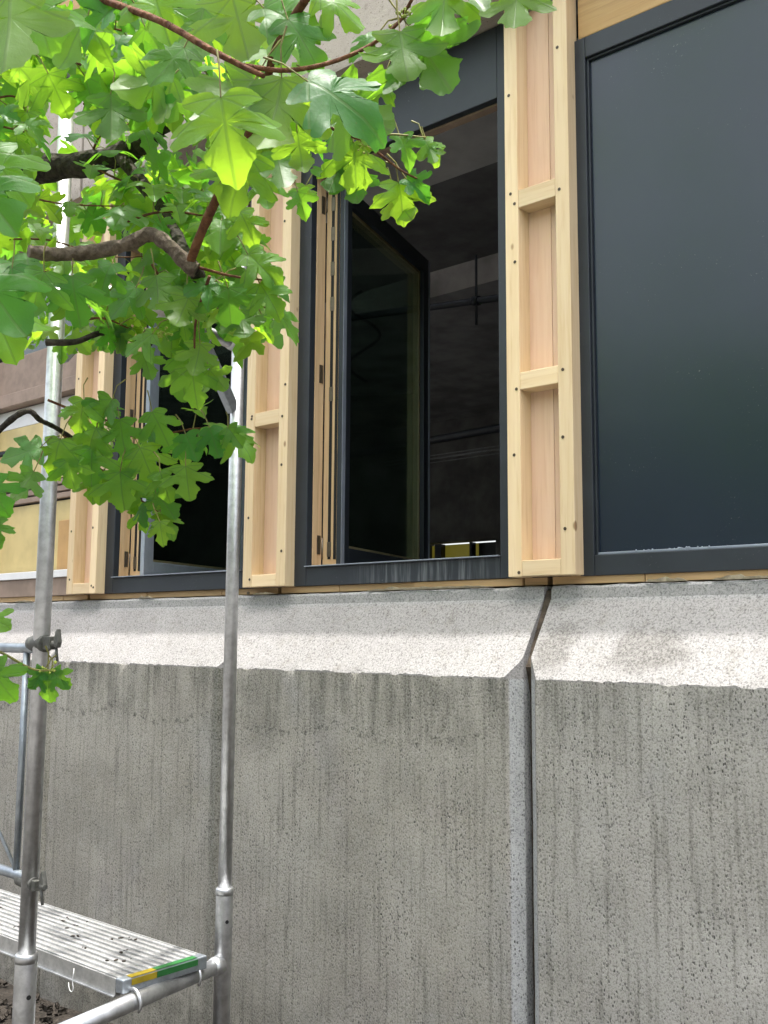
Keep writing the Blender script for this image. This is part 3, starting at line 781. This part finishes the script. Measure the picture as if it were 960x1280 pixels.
def deck():
    x0, x1 = -2.66, -.655; y0, y1 = -.885, -.600; z1 = -.905
    t = empty('scaffold_deck', ((x0 + x1) / 2, (y0 + y1) / 2, z1 - .07), 'ribbed aluminium scaffold deck with a yellow and green sticker on its end', 'deck')
    MB().box(x0, x1 - .012, y0 + .004, y1 - .004, z1 - .030, z1 - .0065).build('deck_plate', M['deck'], t)
    n = 11; w = (y1 - y0 - .008) / n
    for i in range(n):
        ya = y0 + .004 + i * w
        MB().box(x0, x1 - .012, ya + .0065, ya + w - .0065, z1 - .0062, z1).build('rib', M['deck'], t, bevel=.0015)
    for ya, yb in ((y0, y0 + .0038), (y1 - .0038, y1)):
        MB().box(x0, x1 - .012, ya, yb, z1 - .044, z1 - .001).build('side_rail', M['deck'], t, bevel=.001)
        MB().box(x0, x1 - .012, (ya if ya == y0 else yb - .02) - (.006 if ya == y0 else 0), (yb + .015 if ya == y0 else yb), z1 - .049, z1 - .0445).build('side_flange', M['galv'], t, bevel=.001)
    cap = MB().box(x1 - .0115, x1 + .022, y0, y1, z1 - .036, z1 + .001).build('end_cap', M['galv2'], t, bevel=.004)
    ym = y0 + .11
    MB().box(x1 - .002, x1 + .0205, y0 + .028, ym - .001, z1 + .0013, z1 + .0023).build('sticker', M['sticker_y'], cap)
    MB().box(x1 - .002, x1 + .0205, ym, y1 - .035, z1 + .0013, z1 + .0023).build('sticker', M['sticker_g'], cap)
    MB().box(x1 + .0222, x1 + .0235, y0 + .028, ym - .001, z1 - .018, z1 - .002).build('sticker', M['sticker_y'], cap)
    MB().box(x1 + .0222, x1 + .0235, ym, y1 - .035, z1 - .018, z1 - .002).build('sticker', M['sticker_g'], cap)
    for yc in (y0 + .025, y1 - .025):                             # hooks over the rung
        s = (yc - PA.y) / (PB.y - PA.y); rx = PA.x + (PB.x - PA.x) * s
        pts = [(x1 + .018, yc, z1 - .03)] + [(rx + .032 * cos(a), yc, -.960 + .032 * sin(a)) for a in [radians(g) for g in range(140, -50, -15)]]
        MB().tube(pts, .0045, 10).build('hook', M['galv'], t)
    r = random.Random(4)
    bm = bmesh.new()
    for i in range(20):
        cx = x1 - .10 - abs(r.gauss(0, .45)); cy = r.uniform(y0 + .02, y1 - .03)
        for k in range(r.randint(1, 4)):
            s = r.uniform(.0015, .0048)
            m = Matrix.Translation((cx + r.gauss(0, .008), cy + r.gauss(0, .008), z1 + s * .35)) @ Matrix.Rotation(r.uniform(0, 6), 4, 'Z') @ Matrix.Diagonal((s * r.uniform(1, 2.4), s, s * .6, 1))
            bmesh.ops.create_icosphere(bm, subdivisions=1, radius=1, matrix=m)
    me = bpy.data.meshes.new('plant_debris'); bm.to_mesh(me); bm.free()
    tag(link('plant_debris', me, M['debris']), 'dry plant bits scattered on the scaffold deck', 'debris', kind='stuff')
    # loop of string under the deck edge
    c = Vector((x1 - .20, y0 - .010, z1 - .055))
    pts = curve_pts([c + Vector(p) * .62 for p in ((-.022, 0, .004), (-.012, -.004, -.012), (-.004, -.003, -.024), (.012, -.004, -.026), (.020, -.003, -.010), (.012, -.003, .02), (.016, -.002, .05), (.006, .006, .068))], 4)
    tag(MB().tube(pts, .0011, 6).build('string_loop', M['white']), 'loop of pale string hanging from the deck edge', 'string')
deck()

def guard_gate():
    """guardrail gate clamped to the nearer pole, running left"""
    t = empty('guardrail_gate', (PB.x - .06, PB.y, -.55), 'thin grey guardrail gate clamped to the nearer scaffold pole at the left edge', 'guardrail')
    y = PB.y - .0; zt, zb = -.035, -.575
    ex = PB.x - .062
    MB().tube([(ex - 1.9, y, zt), (ex, y, zt), (PB.x - .02, y, zt)], .0125, 14).build('top_rail', M['galv2'], t)
    MB().tube([(ex - 1.9, y, zb), (ex, y, zb), (PB.x - .02, y, zb)], .0125, 14).build('bottom_rail', M['galv2'], t)
    MB().tube([(ex - .002, y, zt), (ex - .002, y, zb)], .0085, 12).build('end_bar', M['galv2'], t)
    MB().tube([(ex + .020, y + .01, zt - .01), (ex + .020, y + .01, zb + .02)], .005, 10).build('end_bar', M['galv2'], t)
    MB().tube([(ex - .60, y, zt), (ex - .01, y, zb + .015)][::-1], .0045, 8).build('diagonal_bar', M['galv2'], t)
    for z in (zt + .012, zb - .01):
        c = MB(); x = PB.x; lo = z < zt - .1
        c.tube([(x - .05, y, z), (x - .026, y, z), (x + .021, y, z)], .020, 14, radii=[.014, .016, .016] if lo else [.016, .0215, .0215])
        c.box(x + .020, x + (.036 if lo else .052), y - .010, y + .010, z - .014, z + (.010 if lo else .018))
        c.tube([(x + .050, y, z), (x + .066, y, z)], .008, 8)
        cl = c.build('coupler', M['cast'], t, bevel=.002)
        if lo: x -= .016
        MB().prism([(x + .062, z - .006), (x + .076, z - .010), (x + .082, z + .004), (x + .074, z + .036), (x + .068, z + .030), (x + .062, z + .008)], 1, y - .006, y + .006).build('coupler_lever', M['cast'], cl, bevel=.002)
        MB().tube([(x + .066, y, z - .01), (x + .074, y, z - .042)], .0035, 8).build('coupler_pin', M['cast'], cl)
guard_gate()
def top_coupler():
    x, y, z = PB.x, PB.y, 1.455
    t = empty('tube_coupler', (x, y, z), 'dark rusty coupler on top of the nearer scaffold pole', 'coupler')
    MB().tube([(x, y, z - .028), (x, y, z + .010)], .026, 16).build('clamp', M['cast'], t, bevel=.002)
    MB().tube([(x - .062, y - .015, z + .016), (x + .02, y + .01, z + .008), (x + .045, y + .01, z - .002)], .009, 10).build('bolt', M['cast'], t)
    MB().box(x + .02, x + .058, y - .015, y + .022, z - .035, z + .002).build('clamp_half', M['cast'], t, bevel=.004)
    MB().tube([(x - .018, y, z + .01), (x - .018, y, z + .034)], .007, 8).build('nut', M['cast'], t)
    MB().tube([(x - .018, y + .01, z - .4), (x - .018, y + .01, z + 1.2)], .003, 8).build('thin_rod', M['galv2'], t)
top_coupler()

# ------------------------------------------------------------------ maple tree
HALF = [(0, 0), (.06, -.04), (.15, -.075), (.25, -.07), (.36, -.04), (.45, .0), (.47, .05), (.40, .10), (.33, .16), (.27, .215), (.36, .245), (.46, .26), (.57, .30), (.63, .36), (.60, .41), (.67, .47),
        (.685, .54), (.63, .575), (.53, .585), (.44, .57), (.33, .51), (.215, .455), (.205, .53), (.245, .62), (.30, .70), (.315, .75), (.24, .79), (.19, .85), (.15, .93), (.07, .965), (0, 1.0)]
def leaf_mesh(i):
    r = random.Random(100 + i)
    k = r.uniform(.9, 1.12)
    asym = r.uniform(-.08, .08)
    def edge(sg):
        p = [(sg * x * k * (1 + .06 * r.uniform(-1, 1)), y * (1 + .03 * r.uniform(-1, 1))) for x, y in HALF]
        p[0] = (0, 0); p[-1] = (0, 1.0); q = []
        for a, b in zip(p, p[1:]):                                # one more point on each stretch: small uneven teeth
            e = r.uniform(-.006, .016); dx, dy = b[0] - a[0], b[1] - a[1]; l = math.hypot(dx, dy) + 1e-6; tt = r.uniform(.4, .65)
            q += [a, (a[0] + dx * tt + sg * dy / l * e, a[1] + dy * tt - sg * dx / l * e)]
        return q + [p[-1]]
    out = edge(1) + list(reversed(edge(-1)))[1:-1]
    c = (0, .30)
    fold = r.uniform(-.10, .55); droop = r.uniform(.05, .8); side = r.uniform(-.05, .6); ph = r.uniform(0, 6); wav = r.uniform(.015, .05)
    def zf(x, y):
        rr = math.hypot(x, y - .1)
        th = atan2(abs(x), y + .05)
        ridge = cos(th * 4.6)                                   # blade puckers between the veins
        z = fold * abs(x) - droop * max(0, y - .1) ** 2 * .75 - side * x * x * 1.3
        z += -.05 * rr * ridge + wav * sin(9 * x + ph) * rr + wav * cos(8 * y + ph * 2) * rr
        return z + asym * x * y
    bm = bmesh.new(); uvl = bm.loops.layers.uv.new('UVMap')
    rings = []
    for f in (.30, .62, .84, 1.0):
        rings.append([bm.verts.new((c[0] + (x - c[0]) * f, c[1] + (y - c[1]) * f, 0)) for x, y in out])
    cv = bm.verts.new((c[0], c[1], 0)); n = len(out)
    for j in range(n): bm.faces.new((cv, rings[0][j], rings[0][(j + 1) % n]))
    for a, b in zip(rings, rings[1:]):
        for j in range(n): bm.faces.new((a[j], b[j], b[(j + 1) % n], a[(j + 1) % n]))
    for f in bm.faces:
        f.smooth = True
        for l in f.loops: l[uvl].uv = (l.vert.co.x * .5 + .5, l.vert.co.y * .8 + .1)
    for v in bm.verts: v.co.z = zf(v.co.x, v.co.y)
    bmesh.ops.recalc_face_normals(bm, faces=bm.faces[:])
    if sum(f.normal.z for f in bm.faces) < 0: bmesh.ops.reverse_faces(bm, faces=bm.faces[:])
    me = bpy.data.meshes.new('leaf'); bm.to_mesh(me); bm.free(); me.materials.append(M['leaf'])
    return me
LEAVES = [leaf_mesh(i) for i in range(14)]

tree_base = Vector((-2.1, -2.9, ZG))
tree = empty('maple_tree', tree_base, 'young maple tree whose leafy branches hang in from the upper left', 'tree')
twig_count = [0]
def branch(pts, r0, r1, mat='twig', name='twig', knob=0.0, n=6):
    q = curve_pts(pts, n); m = len(q)
    rad = [(r0 + (r1 - r0) * i / (m - 1)) * (1 + knob * noise.noise((i * .7, r0 * 1000, 0))) for i in range(m)]
    MB().tube(q, r0, 10 if r0 > .006 else 7, radii=rad).build(name, M[mat], tree)
    return q
leaf_n = [0]
def leaf(base, tipdir, normal, size, stalk_from=None):
    """blade with its base at a point, tip along tipdir, upper side along normal; size is the blade length in metres"""
    y = Vector(tipdir).normalized(); z = Vector(normal); z = (z - y * z.dot(y))
    if z.length < 1e-4: z = y.orthogonal()
    z.normalize(); x = y.cross(z)
    o = bpy.data.objects.new('leaf', LEAVES[rnd.randrange(len(LEAVES))]); COL.objects.link(o)
    R3 = Matrix((x, y, z)).transposed()
    o.matrix_world = Matrix.Translation(base) @ R3.to_4x4() @ Matrix.Diagonal((size * rnd.choice((-1, 1)) * rnd.uniform(.92, 1.1), size, size, 1))
    # (mirrored copies keep the same outline)
    o.parent = tree; o.matrix_parent_inverse = Matrix.Translation(tree_base).inverted()
    if stalk_from is not None:
        a = Vector(stalk_from); m = (a + base) * .5 + Vector((0, 0, .006)) + Vector((rnd.uniform(-1, 1), rnd.uniform(-1, 1), 0)) * .004
        MB().tube([a, m, Vector(base)], .0009, 5, caps=False, radii=[.0012, .0009, .0008]).build('leaf_stalk', M['petiole'], tree)
    leaf_n[0] += 1
TOCAM = -FWD
def hero(px, py, dist, size_px, ang=0.0, face=1, tilt=.35, yawn=0.0, stalk=True):
    """leaf whose blade base is seen at (px,py); ang = direction of its tip in the picture, 0 down, + to the right; face 1 shows the upper side, -1 the lower"""
    b = at(px, py, dist); a = radians(ang)
    t = (RIGHT * sin(a) - UP * cos(a)) + FWD * (-.30 * tilt + rnd.uniform(-.15, .15))
    n = (TOCAM * face + UP * (tilt if face > 0 else -tilt * .2) * (1 if face > 0 else -1) + RIGHT * yawn)
    sf = None
    if stalk: sf = b - t.normalized() * size_px * dist / F_PX * .45 + UP * .012 + RIGHT * rnd.uniform(-.012, .012)
    leaf(b, t, n, size_px * dist / F_PX, sf)

def spray(px_pts, r0, r1, pairs, size, spread=1.0, mat='twig', face_bias=.6, skip=0.0):
    """a leafy twig: opposite pairs of hanging leaves along it"""
    q = branch([at(*p) for p in px_pts], r0, r1, mat)
    for i in range(pairs):
        u = (i + .6) / pairs; k = min(len(q) - 2, int(u * (len(q) - 1))); p = q[k]; d = (q[k + 1] - q[k]).normalized()
        s = d.cross(Vector((0, 0, 1))); s = s.normalized() if s.length > .1 else RIGHT.copy()
        if i % 2: s = (s * .45 + Vector((0, 0, 1)) * .8).normalized()
        for sg in (-1, 1):
            if rnd.random() < skip: continue
            L_ = size * rnd.uniform(.48, .9)
            st = (s * sg + d * .45 + Vector((0, 0, rnd.uniform(-.15, .35)))).normalized() * L_ * rnd.uniform(.45, .8) * spread
            b = p + st
            tip = (st.normalized() * .75 + Vector((0, 0, -1)) * rnd.uniform(.45, 1.15) + d * .2 + Vector((rnd.gauss(0, .2), rnd.gauss(0, .2), 0)))
            nn = Vector((0, 0, 1)) * rnd.uniform(.35, 1.1) + TOCAM * (rnd.uniform(.2, 1.0) if rnd.random() < face_bias else -rnd.uniform(.1, .6)) + Vector((rnd.gauss(0, .3), rnd.gauss(0, .3), 0))
            leaf(b, tip, nn, L_, p)
    e = q[-1]; d = (q[-1] - q[-2]).normalized()                    # end pair
    leaf(e + d * .008, d + Vector((0, 0, -.6)), Vector((0, 0, 1)) + TOCAM * .6, size * rnd.uniform(.6, .95), e)
    return q

# trunk and main limbs (the trunk stands left of the picture)
tk = [tree_base + Vector((0, 0, -.05)), tree_base + Vector((.02, .02, .6)), tree_base + Vector((-.02, .05, 1.3)), tree_base + Vector((.05, .08, 2.1)), tree_base + Vector((.0, .1, 3.0)), tree_base + Vector((.08, .2, 4.0))]
tk = branch(tk, .075, .03, 'barkd', 'trunk', .1)
limb_a = branch([tk[14], at(-160, 260, 2.2), at(-20, 235, 2.0), at(50, 212, 1.9), at(110, 205, 1.85), at(165, 188, 1.82), at(190, 168, 1.8), at(222, 140, 1.8), at(262, 90, 1.85)], .036, .010, 'barkd', 'branch', .35)
limb_b = branch([at(36, 314, 1.28), at(70, 318, 1.30), at(115, 315, 1.31), at(160, 305, 1.31), at(188, 293, 1.31), at(212, 308, 1.30), at(236, 332, 1.29), at(246, 338, 1.29)], .0085, .0105, 'bark', 'branch', .25)
branch([at(240, 335, 1.29), at(248, 345, 1.36), at(238, 330, 1.5), at(200, 260, 1.72), at(150, 195, 1.82)], .009, .012, 'barkd', 'branch', .2)
limb_c = branch([at(236, 332, 1.29), at(252, 290, 1.26), at(275, 240, 1.22), at(300, 190, 1.18), at(328, 128, 1.12), at(345, 60, 1.08), at(395, -20, 1.02), at(440, -90, 1.0)], .0062, .0038, 'twig', 'branch', .15)
limb_d = branch([at(-120, -90, 1.25), at(60, -30, 1.18), at(130, 0, 1.12), at(200, 26, 1.05), at(260, 60, 1.0), at(302, 82, .98), at(330, 95, .97)], .0050, .0026, 'twig', 'branch', .15)
tw1 = branch([at(302, 82, .98), at(360, 88, .98), at(420, 76, 1.0), at(470, 52, 1.02), at(500, 26, 1.03), at(507, 12, 1.03)], .0026, .0016, 'twig', 'twig')
branch([at(-60, 20, 1.5), at(50, 58, 1.4), at(95, 78, 1.38), at(130, 94, 1.36)], .003, .0018)
branch([at(-60, 600, 1.6), at(0, 537, 1.55), at(33, 514, 1.52), at(50, 525, 1.53), at(72, 536, 1.6), at(110, 560, 1.7)], .0058, .0030, 'barkd', 'branch', .3)
branch([at(58, 428, 1.6), at(95, 427, 1.6), at(132, 416, 1.62), at(190, 430, 1.66)], .0055, .004, 'barkd', 'branch', .2)

# the large near leaves, one by one
H = [  # px, py, dist, size, angle, face, tilt
 (276, 122, .90, 112, 10, 1, .5, 0), (352, 98, .98, 118, -8, -1, .3, .2), (318, 100, 1.0, 105, -38, -1, .3, .3), (385, 102, .96, 120, 62, 1, .9, -.3),
 (12, -10, .95, 130, 5, -1, .2, .2), (40, 0, 1.0, 78, 20, 1, .6, 0), (-15, 190, 1.05, 90, 40, 1, .5, .2), (-35, 225, 1.0, 95, 45, 1, .4, .3), (-30, 340, 1.05, 105, 40, 1, .5, .3), (-10, 385, 1.15, 80, 25, 1, .6, 0), (15, 335, 1.35, 70, 10, 1, .6, 0),
 (500, 40, 1.02, 78, 8, -1, .3, 0), (515, 38, 1.03, 105, 32, -1, .5, .2), (556, -22, 1.0, 82, -2, -1, .1, .1), (584, -24, 1.02, 62, 18, -1, .2, -.2), (646, -18, 1.05, 66, -2, -1, .1, .2),
 (442, 178, 1.12, 66, 5, 1, .4, .1), (438, 212, 1.14, 52, 12, -1, .2, 0), (425, 205, 1.14, 48, -18, -1, .2, 0), (500, 172, 1.15, 42, 25, 1, .8, .1), (530, 175, 1.16, 36, 35, 1, .5, 0), (536, 182, 1.16, 30, 15, -1, .4, 0),
 (498, 228, 1.16, 55, 12, 1, .3, .2), (492, 240, 1.17, 48, 30, -1, .2, 0), (508, 224, 1.16, 40, 55, 1, .5, 0), (418, 120, 1.05, 100, 55, -1, .5, .2), (480, 100, 1.05, 52, -35, 1, .7, 0), (470, 45, 1.03, 45, -60, 1, .9, 0),
 (138, 118, 1.25, 78, 5, -1, .3, 0), (110, 20, 1.15, 80, -30, 1, .6, 0), (150, 5, 1.12, 75, -55, 1, .7, 0), (190, -12, 1.1, 80, 20, 1, .6, 0), (215, 95, 1.2, 80, -65, -1, .4, .2), (230, 60, 1.1, 70, -40, 1, .8, 0), (330, 10, 1.05, 85, 65, 1, .6, 0), (290, -5, 1.08, 95, 15, -1, .3, 0), (360, 25, 1.03, 80, 40, 1, .8, 0), (400, -5, 1.05, 70, 60, 1, .7, 0), (255, 10, 1.12, 80, -10, -1, .3, 0),
 (312, 195, 1.2, 80, -25, 1, .5, 0), (285, 205, 1.25, 62, -5, 1, .5, 0), (345, 190, 1.22, 62, 15, -1, .3, 0), (300, 265, 1.3, 55, 30, 1, .7, 0), (330, 225, 1.3, 48, 10, 1, .6, 0), (372, 240, 1.3, 40, 20, 1, .5, 0), (382, 232, 1.32, 30, -10, 1, .6, 0),
 (310, 318, 1.3, 70, 50, 1, .8, 0), (285, 360, 1.32, 62, 5, 1, .6, 0), (325, 355, 1.3, 60, 35, 1, .7, 0), (300, 390, 1.33, 52, 15, -1, .3, 0), (235, 372, 1.33, 58, -15, -1, .3, 0), (268, 352, 1.3, 50, -70, 1, .9, 0), (250, 430, 1.35, 52, -8, -1, .3, 0), (240, 458, 1.36, 62, 5, 1, .2, 0), (262, 462, 1.37, 42, 40, -1, .3, 0),
 (190, 418, 1.35, 52, -55, 1, 1.1, 0), (178, 440, 1.36, 46, 20, -1, .4, 0), (140, 330, 1.35, 62, -25, 1, .8, 0), (195, 345, 1.38, 66, 10, -1, .3, 0), (170, 360, 1.4, 60, -40, 1, .7, 0), (90, 345, 1.3, 75, 10, 1, .7, 0), (55, 340, 1.25, 70, -20, 1, .5, 0),
 (232, 543, 1.5, 44, 25, 1, .5, 0), (262, 535, 1.5, 46, 20, 1, .6, 0), (285, 535, 1.5, 36, 40, 1, .5, 0), (232, 583, 1.5, 52, 8, 1, .4, 0), (200, 652, 1.5, 36, 8, 1, .4, 0), (150, 590, 1.55, 58, 5, 1, .4, 0), (175, 560, 1.55, 60, 25, 1, .5, 0), (120, 535, 1.55, 60, -20, 1, .6, 0), (150, 525, 1.55, 55, 10, 1, .6, 0), (190, 515, 1.55, 55, 30, 1, .7, 0), (115, 560, 1.55, 60, 0, 1, .5, 0), (75, 550, 1.5, 58, -15, 1, .6, 0), (85, 575, 1.5, 46, 10, 1, .4, 0), (50, 560, 1.5, 60, -75, 1, .9, 0), (42, 590, 1.45, 50, -30, -1, .4, 0), (140, 500, 1.55, 55, -35, 1, .7, 0), (105, 500, 1.55, 52, -10, 1, .7, 0), (200, 590, 1.52, 45, 20, 1, .5, 0), (130, 590, 1.56, 50, -10, 1, .4, 0),
 (-14, 832, 1.25, 66, 34, 1, .5, 0), (60, 838, 1.3, 50, -2, 1, .2, 0), (54, 840, 1.3, 36, -48, 1, .3, 0), (66, 840, 1.3, 34, 48, 1, .3, 0), (-12, 770, 1.25, 36, 60, 1, .7, 0), (-6, 650, 1.4, 42, 10, 1, .5, 0), (-15, 600, 1.4, 60, 30, 1, .5, 0)]
for h in H: hero(h[0], h[1], h[2], h[3] * (.84 if h[2] > 1.22 else .95), h[4], h[5], h[6], h[7])
branch([at(-60, 790, 1.25), at(0, 815, 1.27), at(40, 836, 1.29), at(70, 838, 1.3)], .0022, .0010, 'petiole')
branch([at(390, 150, 1.1), at(425, 165, 1.1), at(455, 178, 1.12), at(500, 212, 1.15), at(525, 225, 1.16)], .0020, .0010)
branch([at(345, 100, 1.0), at(380, 140, 1.05), at(395, 155, 1.1)], .0022, .0018)
branch([at(455, 172, 1.12), at(490, 168, 1.14), at(532, 172, 1.16)], .0016, .0010, 'petiole')
branch([at(505, 15, 1.03), at(540, -25, 1.02), at(640, -45, 1.04)], .0018, .0014)
branch([at(240, 332, 1.29), at(290, 345, 1.3), at(330, 350, 1.3)], .0022, .0012)
branch([at(262, 345, 1.29), at(245, 400, 1.33), at(243, 455, 1.36)], .0022, .0012)

# leafy twigs behind and between them
T = [
 ([(105, 130, 1.75), (140, 120, 1.7), (170, 95, 1.7), (200, 90, 1.7)], 4, .08), ([(-60, 150, 1.5), (-25, 130, 1.5), (15, 120, 1.5), (30, 135, 1.5)], 3, .07), ([(-40, 60, 1.6), (50, 40, 1.55), (130, 35, 1.5), (210, 50, 1.5)], 6, .085), ([(-30, 0, 1.5), (60, -10, 1.4), (160, -8, 1.35), (260, 10, 1.3)], 5, .085),
 ([(222, 140, 1.8), (250, 130, 1.7), (300, 140, 1.62), (345, 160, 1.55)], 5, .075), ([(110, 205, 1.85), (125, 170, 1.82), (150, 155, 1.8), (175, 160, 1.75)], 3, .07), ([(110, 205, 1.85), (150, 225, 1.8), (200, 240, 1.75), (250, 240, 1.7)], 5, .08),
 ([(-40, 250, 1.8), (20, 245, 1.75), (80, 255, 1.7), (150, 258, 1.65)], 6, .065), ([(-40, 330, 1.7), (30, 335, 1.65), (100, 350, 1.62), (160, 370, 1.6)], 6, .08), ([(150, 280, 1.6), (200, 265, 1.55), (255, 270, 1.5), (290, 285, 1.48)], 5, .075),
 ([(100, 400, 1.58), (130, 398, 1.58), (160, 410, 1.6)], 3, .07), ([(246, 338, 1.4), (270, 370, 1.42), (300, 378, 1.42), (335, 385, 1.42)], 4, .06), ([(190, 330, 1.5), (210, 365, 1.52), (225, 400, 1.52), (232, 430, 1.52)], 4, .065),
 ([(110, 560, 1.7), (140, 545, 1.65), (190, 545, 1.62), (250, 535, 1.6), (285, 540, 1.58)], 5, .062), ([(72, 536, 1.65), (110, 575, 1.66), (150, 600, 1.66), (190, 615, 1.64)], 5, .062), ([(60, 500, 1.7), (110, 520, 1.7), (150, 530, 1.7), (215, 560, 1.68)], 3, .055), ([(-30, 60, 1.3), (20, 70, 1.3), (60, 60, 1.3), (100, 70, 1.3)], 3, .07), ([(100, 590, 1.7), (140, 610, 1.68), (175, 625, 1.66), (198, 640, 1.64)], 3, .055),
 ([(330, 95, 1.05), (350, 130, 1.1), (385, 150, 1.12), (410, 165, 1.14)], 3, .05), ([(-40, 150, 1.4), (-10, 155, 1.4), (30, 165, 1.42)], 3, .065), ([(-20, 300, 2.1), (60, 300, 2.1), (130, 320, 2.05), (200, 320, 2.0)], 6, .08), ([(150, 60, 1.6), (220, 75, 1.5), (270, 110, 1.45), (310, 130, 1.4)], 4, .08)]
for pts, n, s in T: spray(pts, .0024, .0011, n, s, skip=.06)
def small_leaves():
    # small young leaves of the farther twigs, joined
    r = random.Random(8); v = []; f = []
    out = HALF[::2] + [(-x, y) for x, y in reversed(HALF[2:-1:2])]
    for (px0, py0, px1, py1, d0, d1, n) in ((-20, 120, 60, 300, 2.45, 2.9, 120), (90, 90, 200, 290, 2.0, 2.9, 90), (-20, 300, 130, 430, 2.45, 2.8, 90), (150, 190, 290, 340, 1.6, 2.3, 90), (60, 10, 360, 130, 1.5, 2.2, 130), (-20, 10, 110, 80, 1.4, 2.0, 80), (-20, 90, 45, 300, 1.6, 2.2, 60), (120, 60, 260, 130, 1.2, 1.6, 40), (300, 60, 400, 170, 1.3, 1.6, 26), (200, 320, 335, 420, 1.45, 1.9, 50)):
        for i in range(n):
            c = at(r.uniform(px0, px1), r.uniform(py0, py1), r.uniform(d0, d1))
            s = r.uniform(.035, .062)
            dd = c - CAM; zz = dd.dot(FWD); qx = 480 + F_PX * dd.dot(RIGHT) / zz; qy = 640 - F_PX * dd.dot(UP) / zz
            if 48 < qx < 118 and 70 < qy < 190: continue
            nn = (Vector((r.gauss(0, .6), r.gauss(0, .6), r.uniform(.2, 1))) + TOCAM * r.uniform(-.3, .9)).normalized(); a = Vector((r.gauss(0, .6), r.gauss(0, .6), -.7)); a = (a - nn * a.dot(nn)).normalized(); b = nn.cross(a)
            k = len(v); fo = r.uniform(0, .5); dr = r.uniform(.1, .7)
            v += [c + b * (x * s) + a * (y * s) + nn * (abs(x) * fo - y * y * dr) * s for x, y in out] + [c + a * (.35 * s) - nn * .12 * dr * s]
            m = len(out); f += [(k + j, k + (j + 1) % m, k + m) for j in range(m)]
    me = bpy.data.meshes.new('small_leaves'); me.from_pydata([tuple(p) for p in v], [], f); me.materials.append(M['leaf2'])
    o = link('small_leaves', me, None, tree); o['kind'] = 'stuff'
small_leaves()
# flower buds at the shoot ends
for c, n in ((at(505, 22, 1.03), 26), (at(455, 180, 1.12), 22), (at(140, 118, 1.36), 14), (at(205, 415, 1.4), 14), (at(62, 838, 1.3), 9)):
    m = MB()
    for i in range(n):
        d = Vector((rnd.gauss(0, 1), rnd.gauss(0, 1), rnd.gauss(.3, .8))).normalized() * rnd.uniform(.006, .017)
        m.tube([c, c + d], .0005, 4); bmesh.ops.create_icosphere(m.bm, subdivisions=1, radius=rnd.uniform(.0012, .0026), matrix=Matrix.Translation(c + d))
    m.build('flower_cluster', M['bud'], tree)

def crown():
    # rest of the crown, unseen; leaves added overhead to shade foliage and deck
    r = random.Random(31); v = []; f = []
    simple = [HALF[i] for i in (0, 3, 6, 9, 13, 16, 19, 21, 24, 27, 30)]
    out = simple + [(-x, y) for x, y in reversed(simple[1:-1])]
    n_ = 0
    while n_ < 600:
        c = Vector((r.gauss(-.35, 1.0), r.gauss(-1.75, .60), r.uniform(.9, 3.4)))
        if c.y > -.75 or c.z < .9 or noise.noise(c * 1.6) < -.12: continue
        d = c - CAM; z = d.dot(FWD)
        if d.length < .7: continue
        if z > 0:
            qx = 480 + F_PX * d.dot(RIGHT) / z; qy = 640 - F_PX * d.dot(UP) / z; m = 110 / max(z, .3) + 20
            if -m < qx < 960 + m and -m < qy < 1280 + m: continue
        s = r.uniform(.06, .10)
        nn = Vector((r.gauss(0, .5), r.gauss(0, .5), 1)).normalized(); a = Vector((r.gauss(0, 1), r.gauss(0, 1), -.4)); a = (a - nn * a.dot(nn)).normalized(); b = nn.cross(a)
        k = len(v); v += [c + b * (x * s) + a * (y * s) + nn * (abs(x) * .25 - y * y * .3) * s for x, y in out]
        f.append(tuple(range(k, k + len(out)))); n_ += 1
    me = bpy.data.meshes.new('crown'); me.from_pydata([tuple(p) for p in v], [], f); me.materials.append(M['leaf2'])
    o = link('crown', me, None, tree); o['kind'] = 'stuff'
crown()

# ------------------------------------------------------------------ trees across the yard, behind the viewer (seen only as reflections)
def far_hedge():
    r = random.Random(21); v = []; f = []
    def crown(y):
        return ZG + 5.4 + 1.5 * noise.noise((y * .35, 2, 0)) + .6 * noise.noise((y * 1.3, 5, 0))
    for i in range(26000):
        x = r.uniform(-26, 26); top = crown(x); z = ZG + (top - ZG) * r.random() ** .75
        y = -11.5 + r.gauss(0, .9) + .8 * noise.noise((x * .8, z * .8, 2)); s = r.uniform(.09, .22)
        n = Vector((r.gauss(0, 1), r.gauss(0, 1), r.gauss(0, 1))).normalized(); a = n.orthogonal().normalized() * s; b = n.cross(a) * .7
        k = len(v); c = Vector((x, y, z)); v += [c - a, c + b, c + a, c - b]; f.append((k, k + 1, k + 2, k + 3))
    me = bpy.data.meshes.new('hedge'); me.from_pydata([tuple(p) for p in v], [], f)
    t = NT('far_foliage'); n = t.noise(t.pos(), 3, 3); t.fin(t.mix(t.maprange(n, .3, .7), (.035, .07, .02), (.08, .13, .035)), .6)
    tag(link('hedge', me, t.m), 'tall green hedge across the yard, behind the viewer', 'hedge', kind='stuff')
far_hedge()
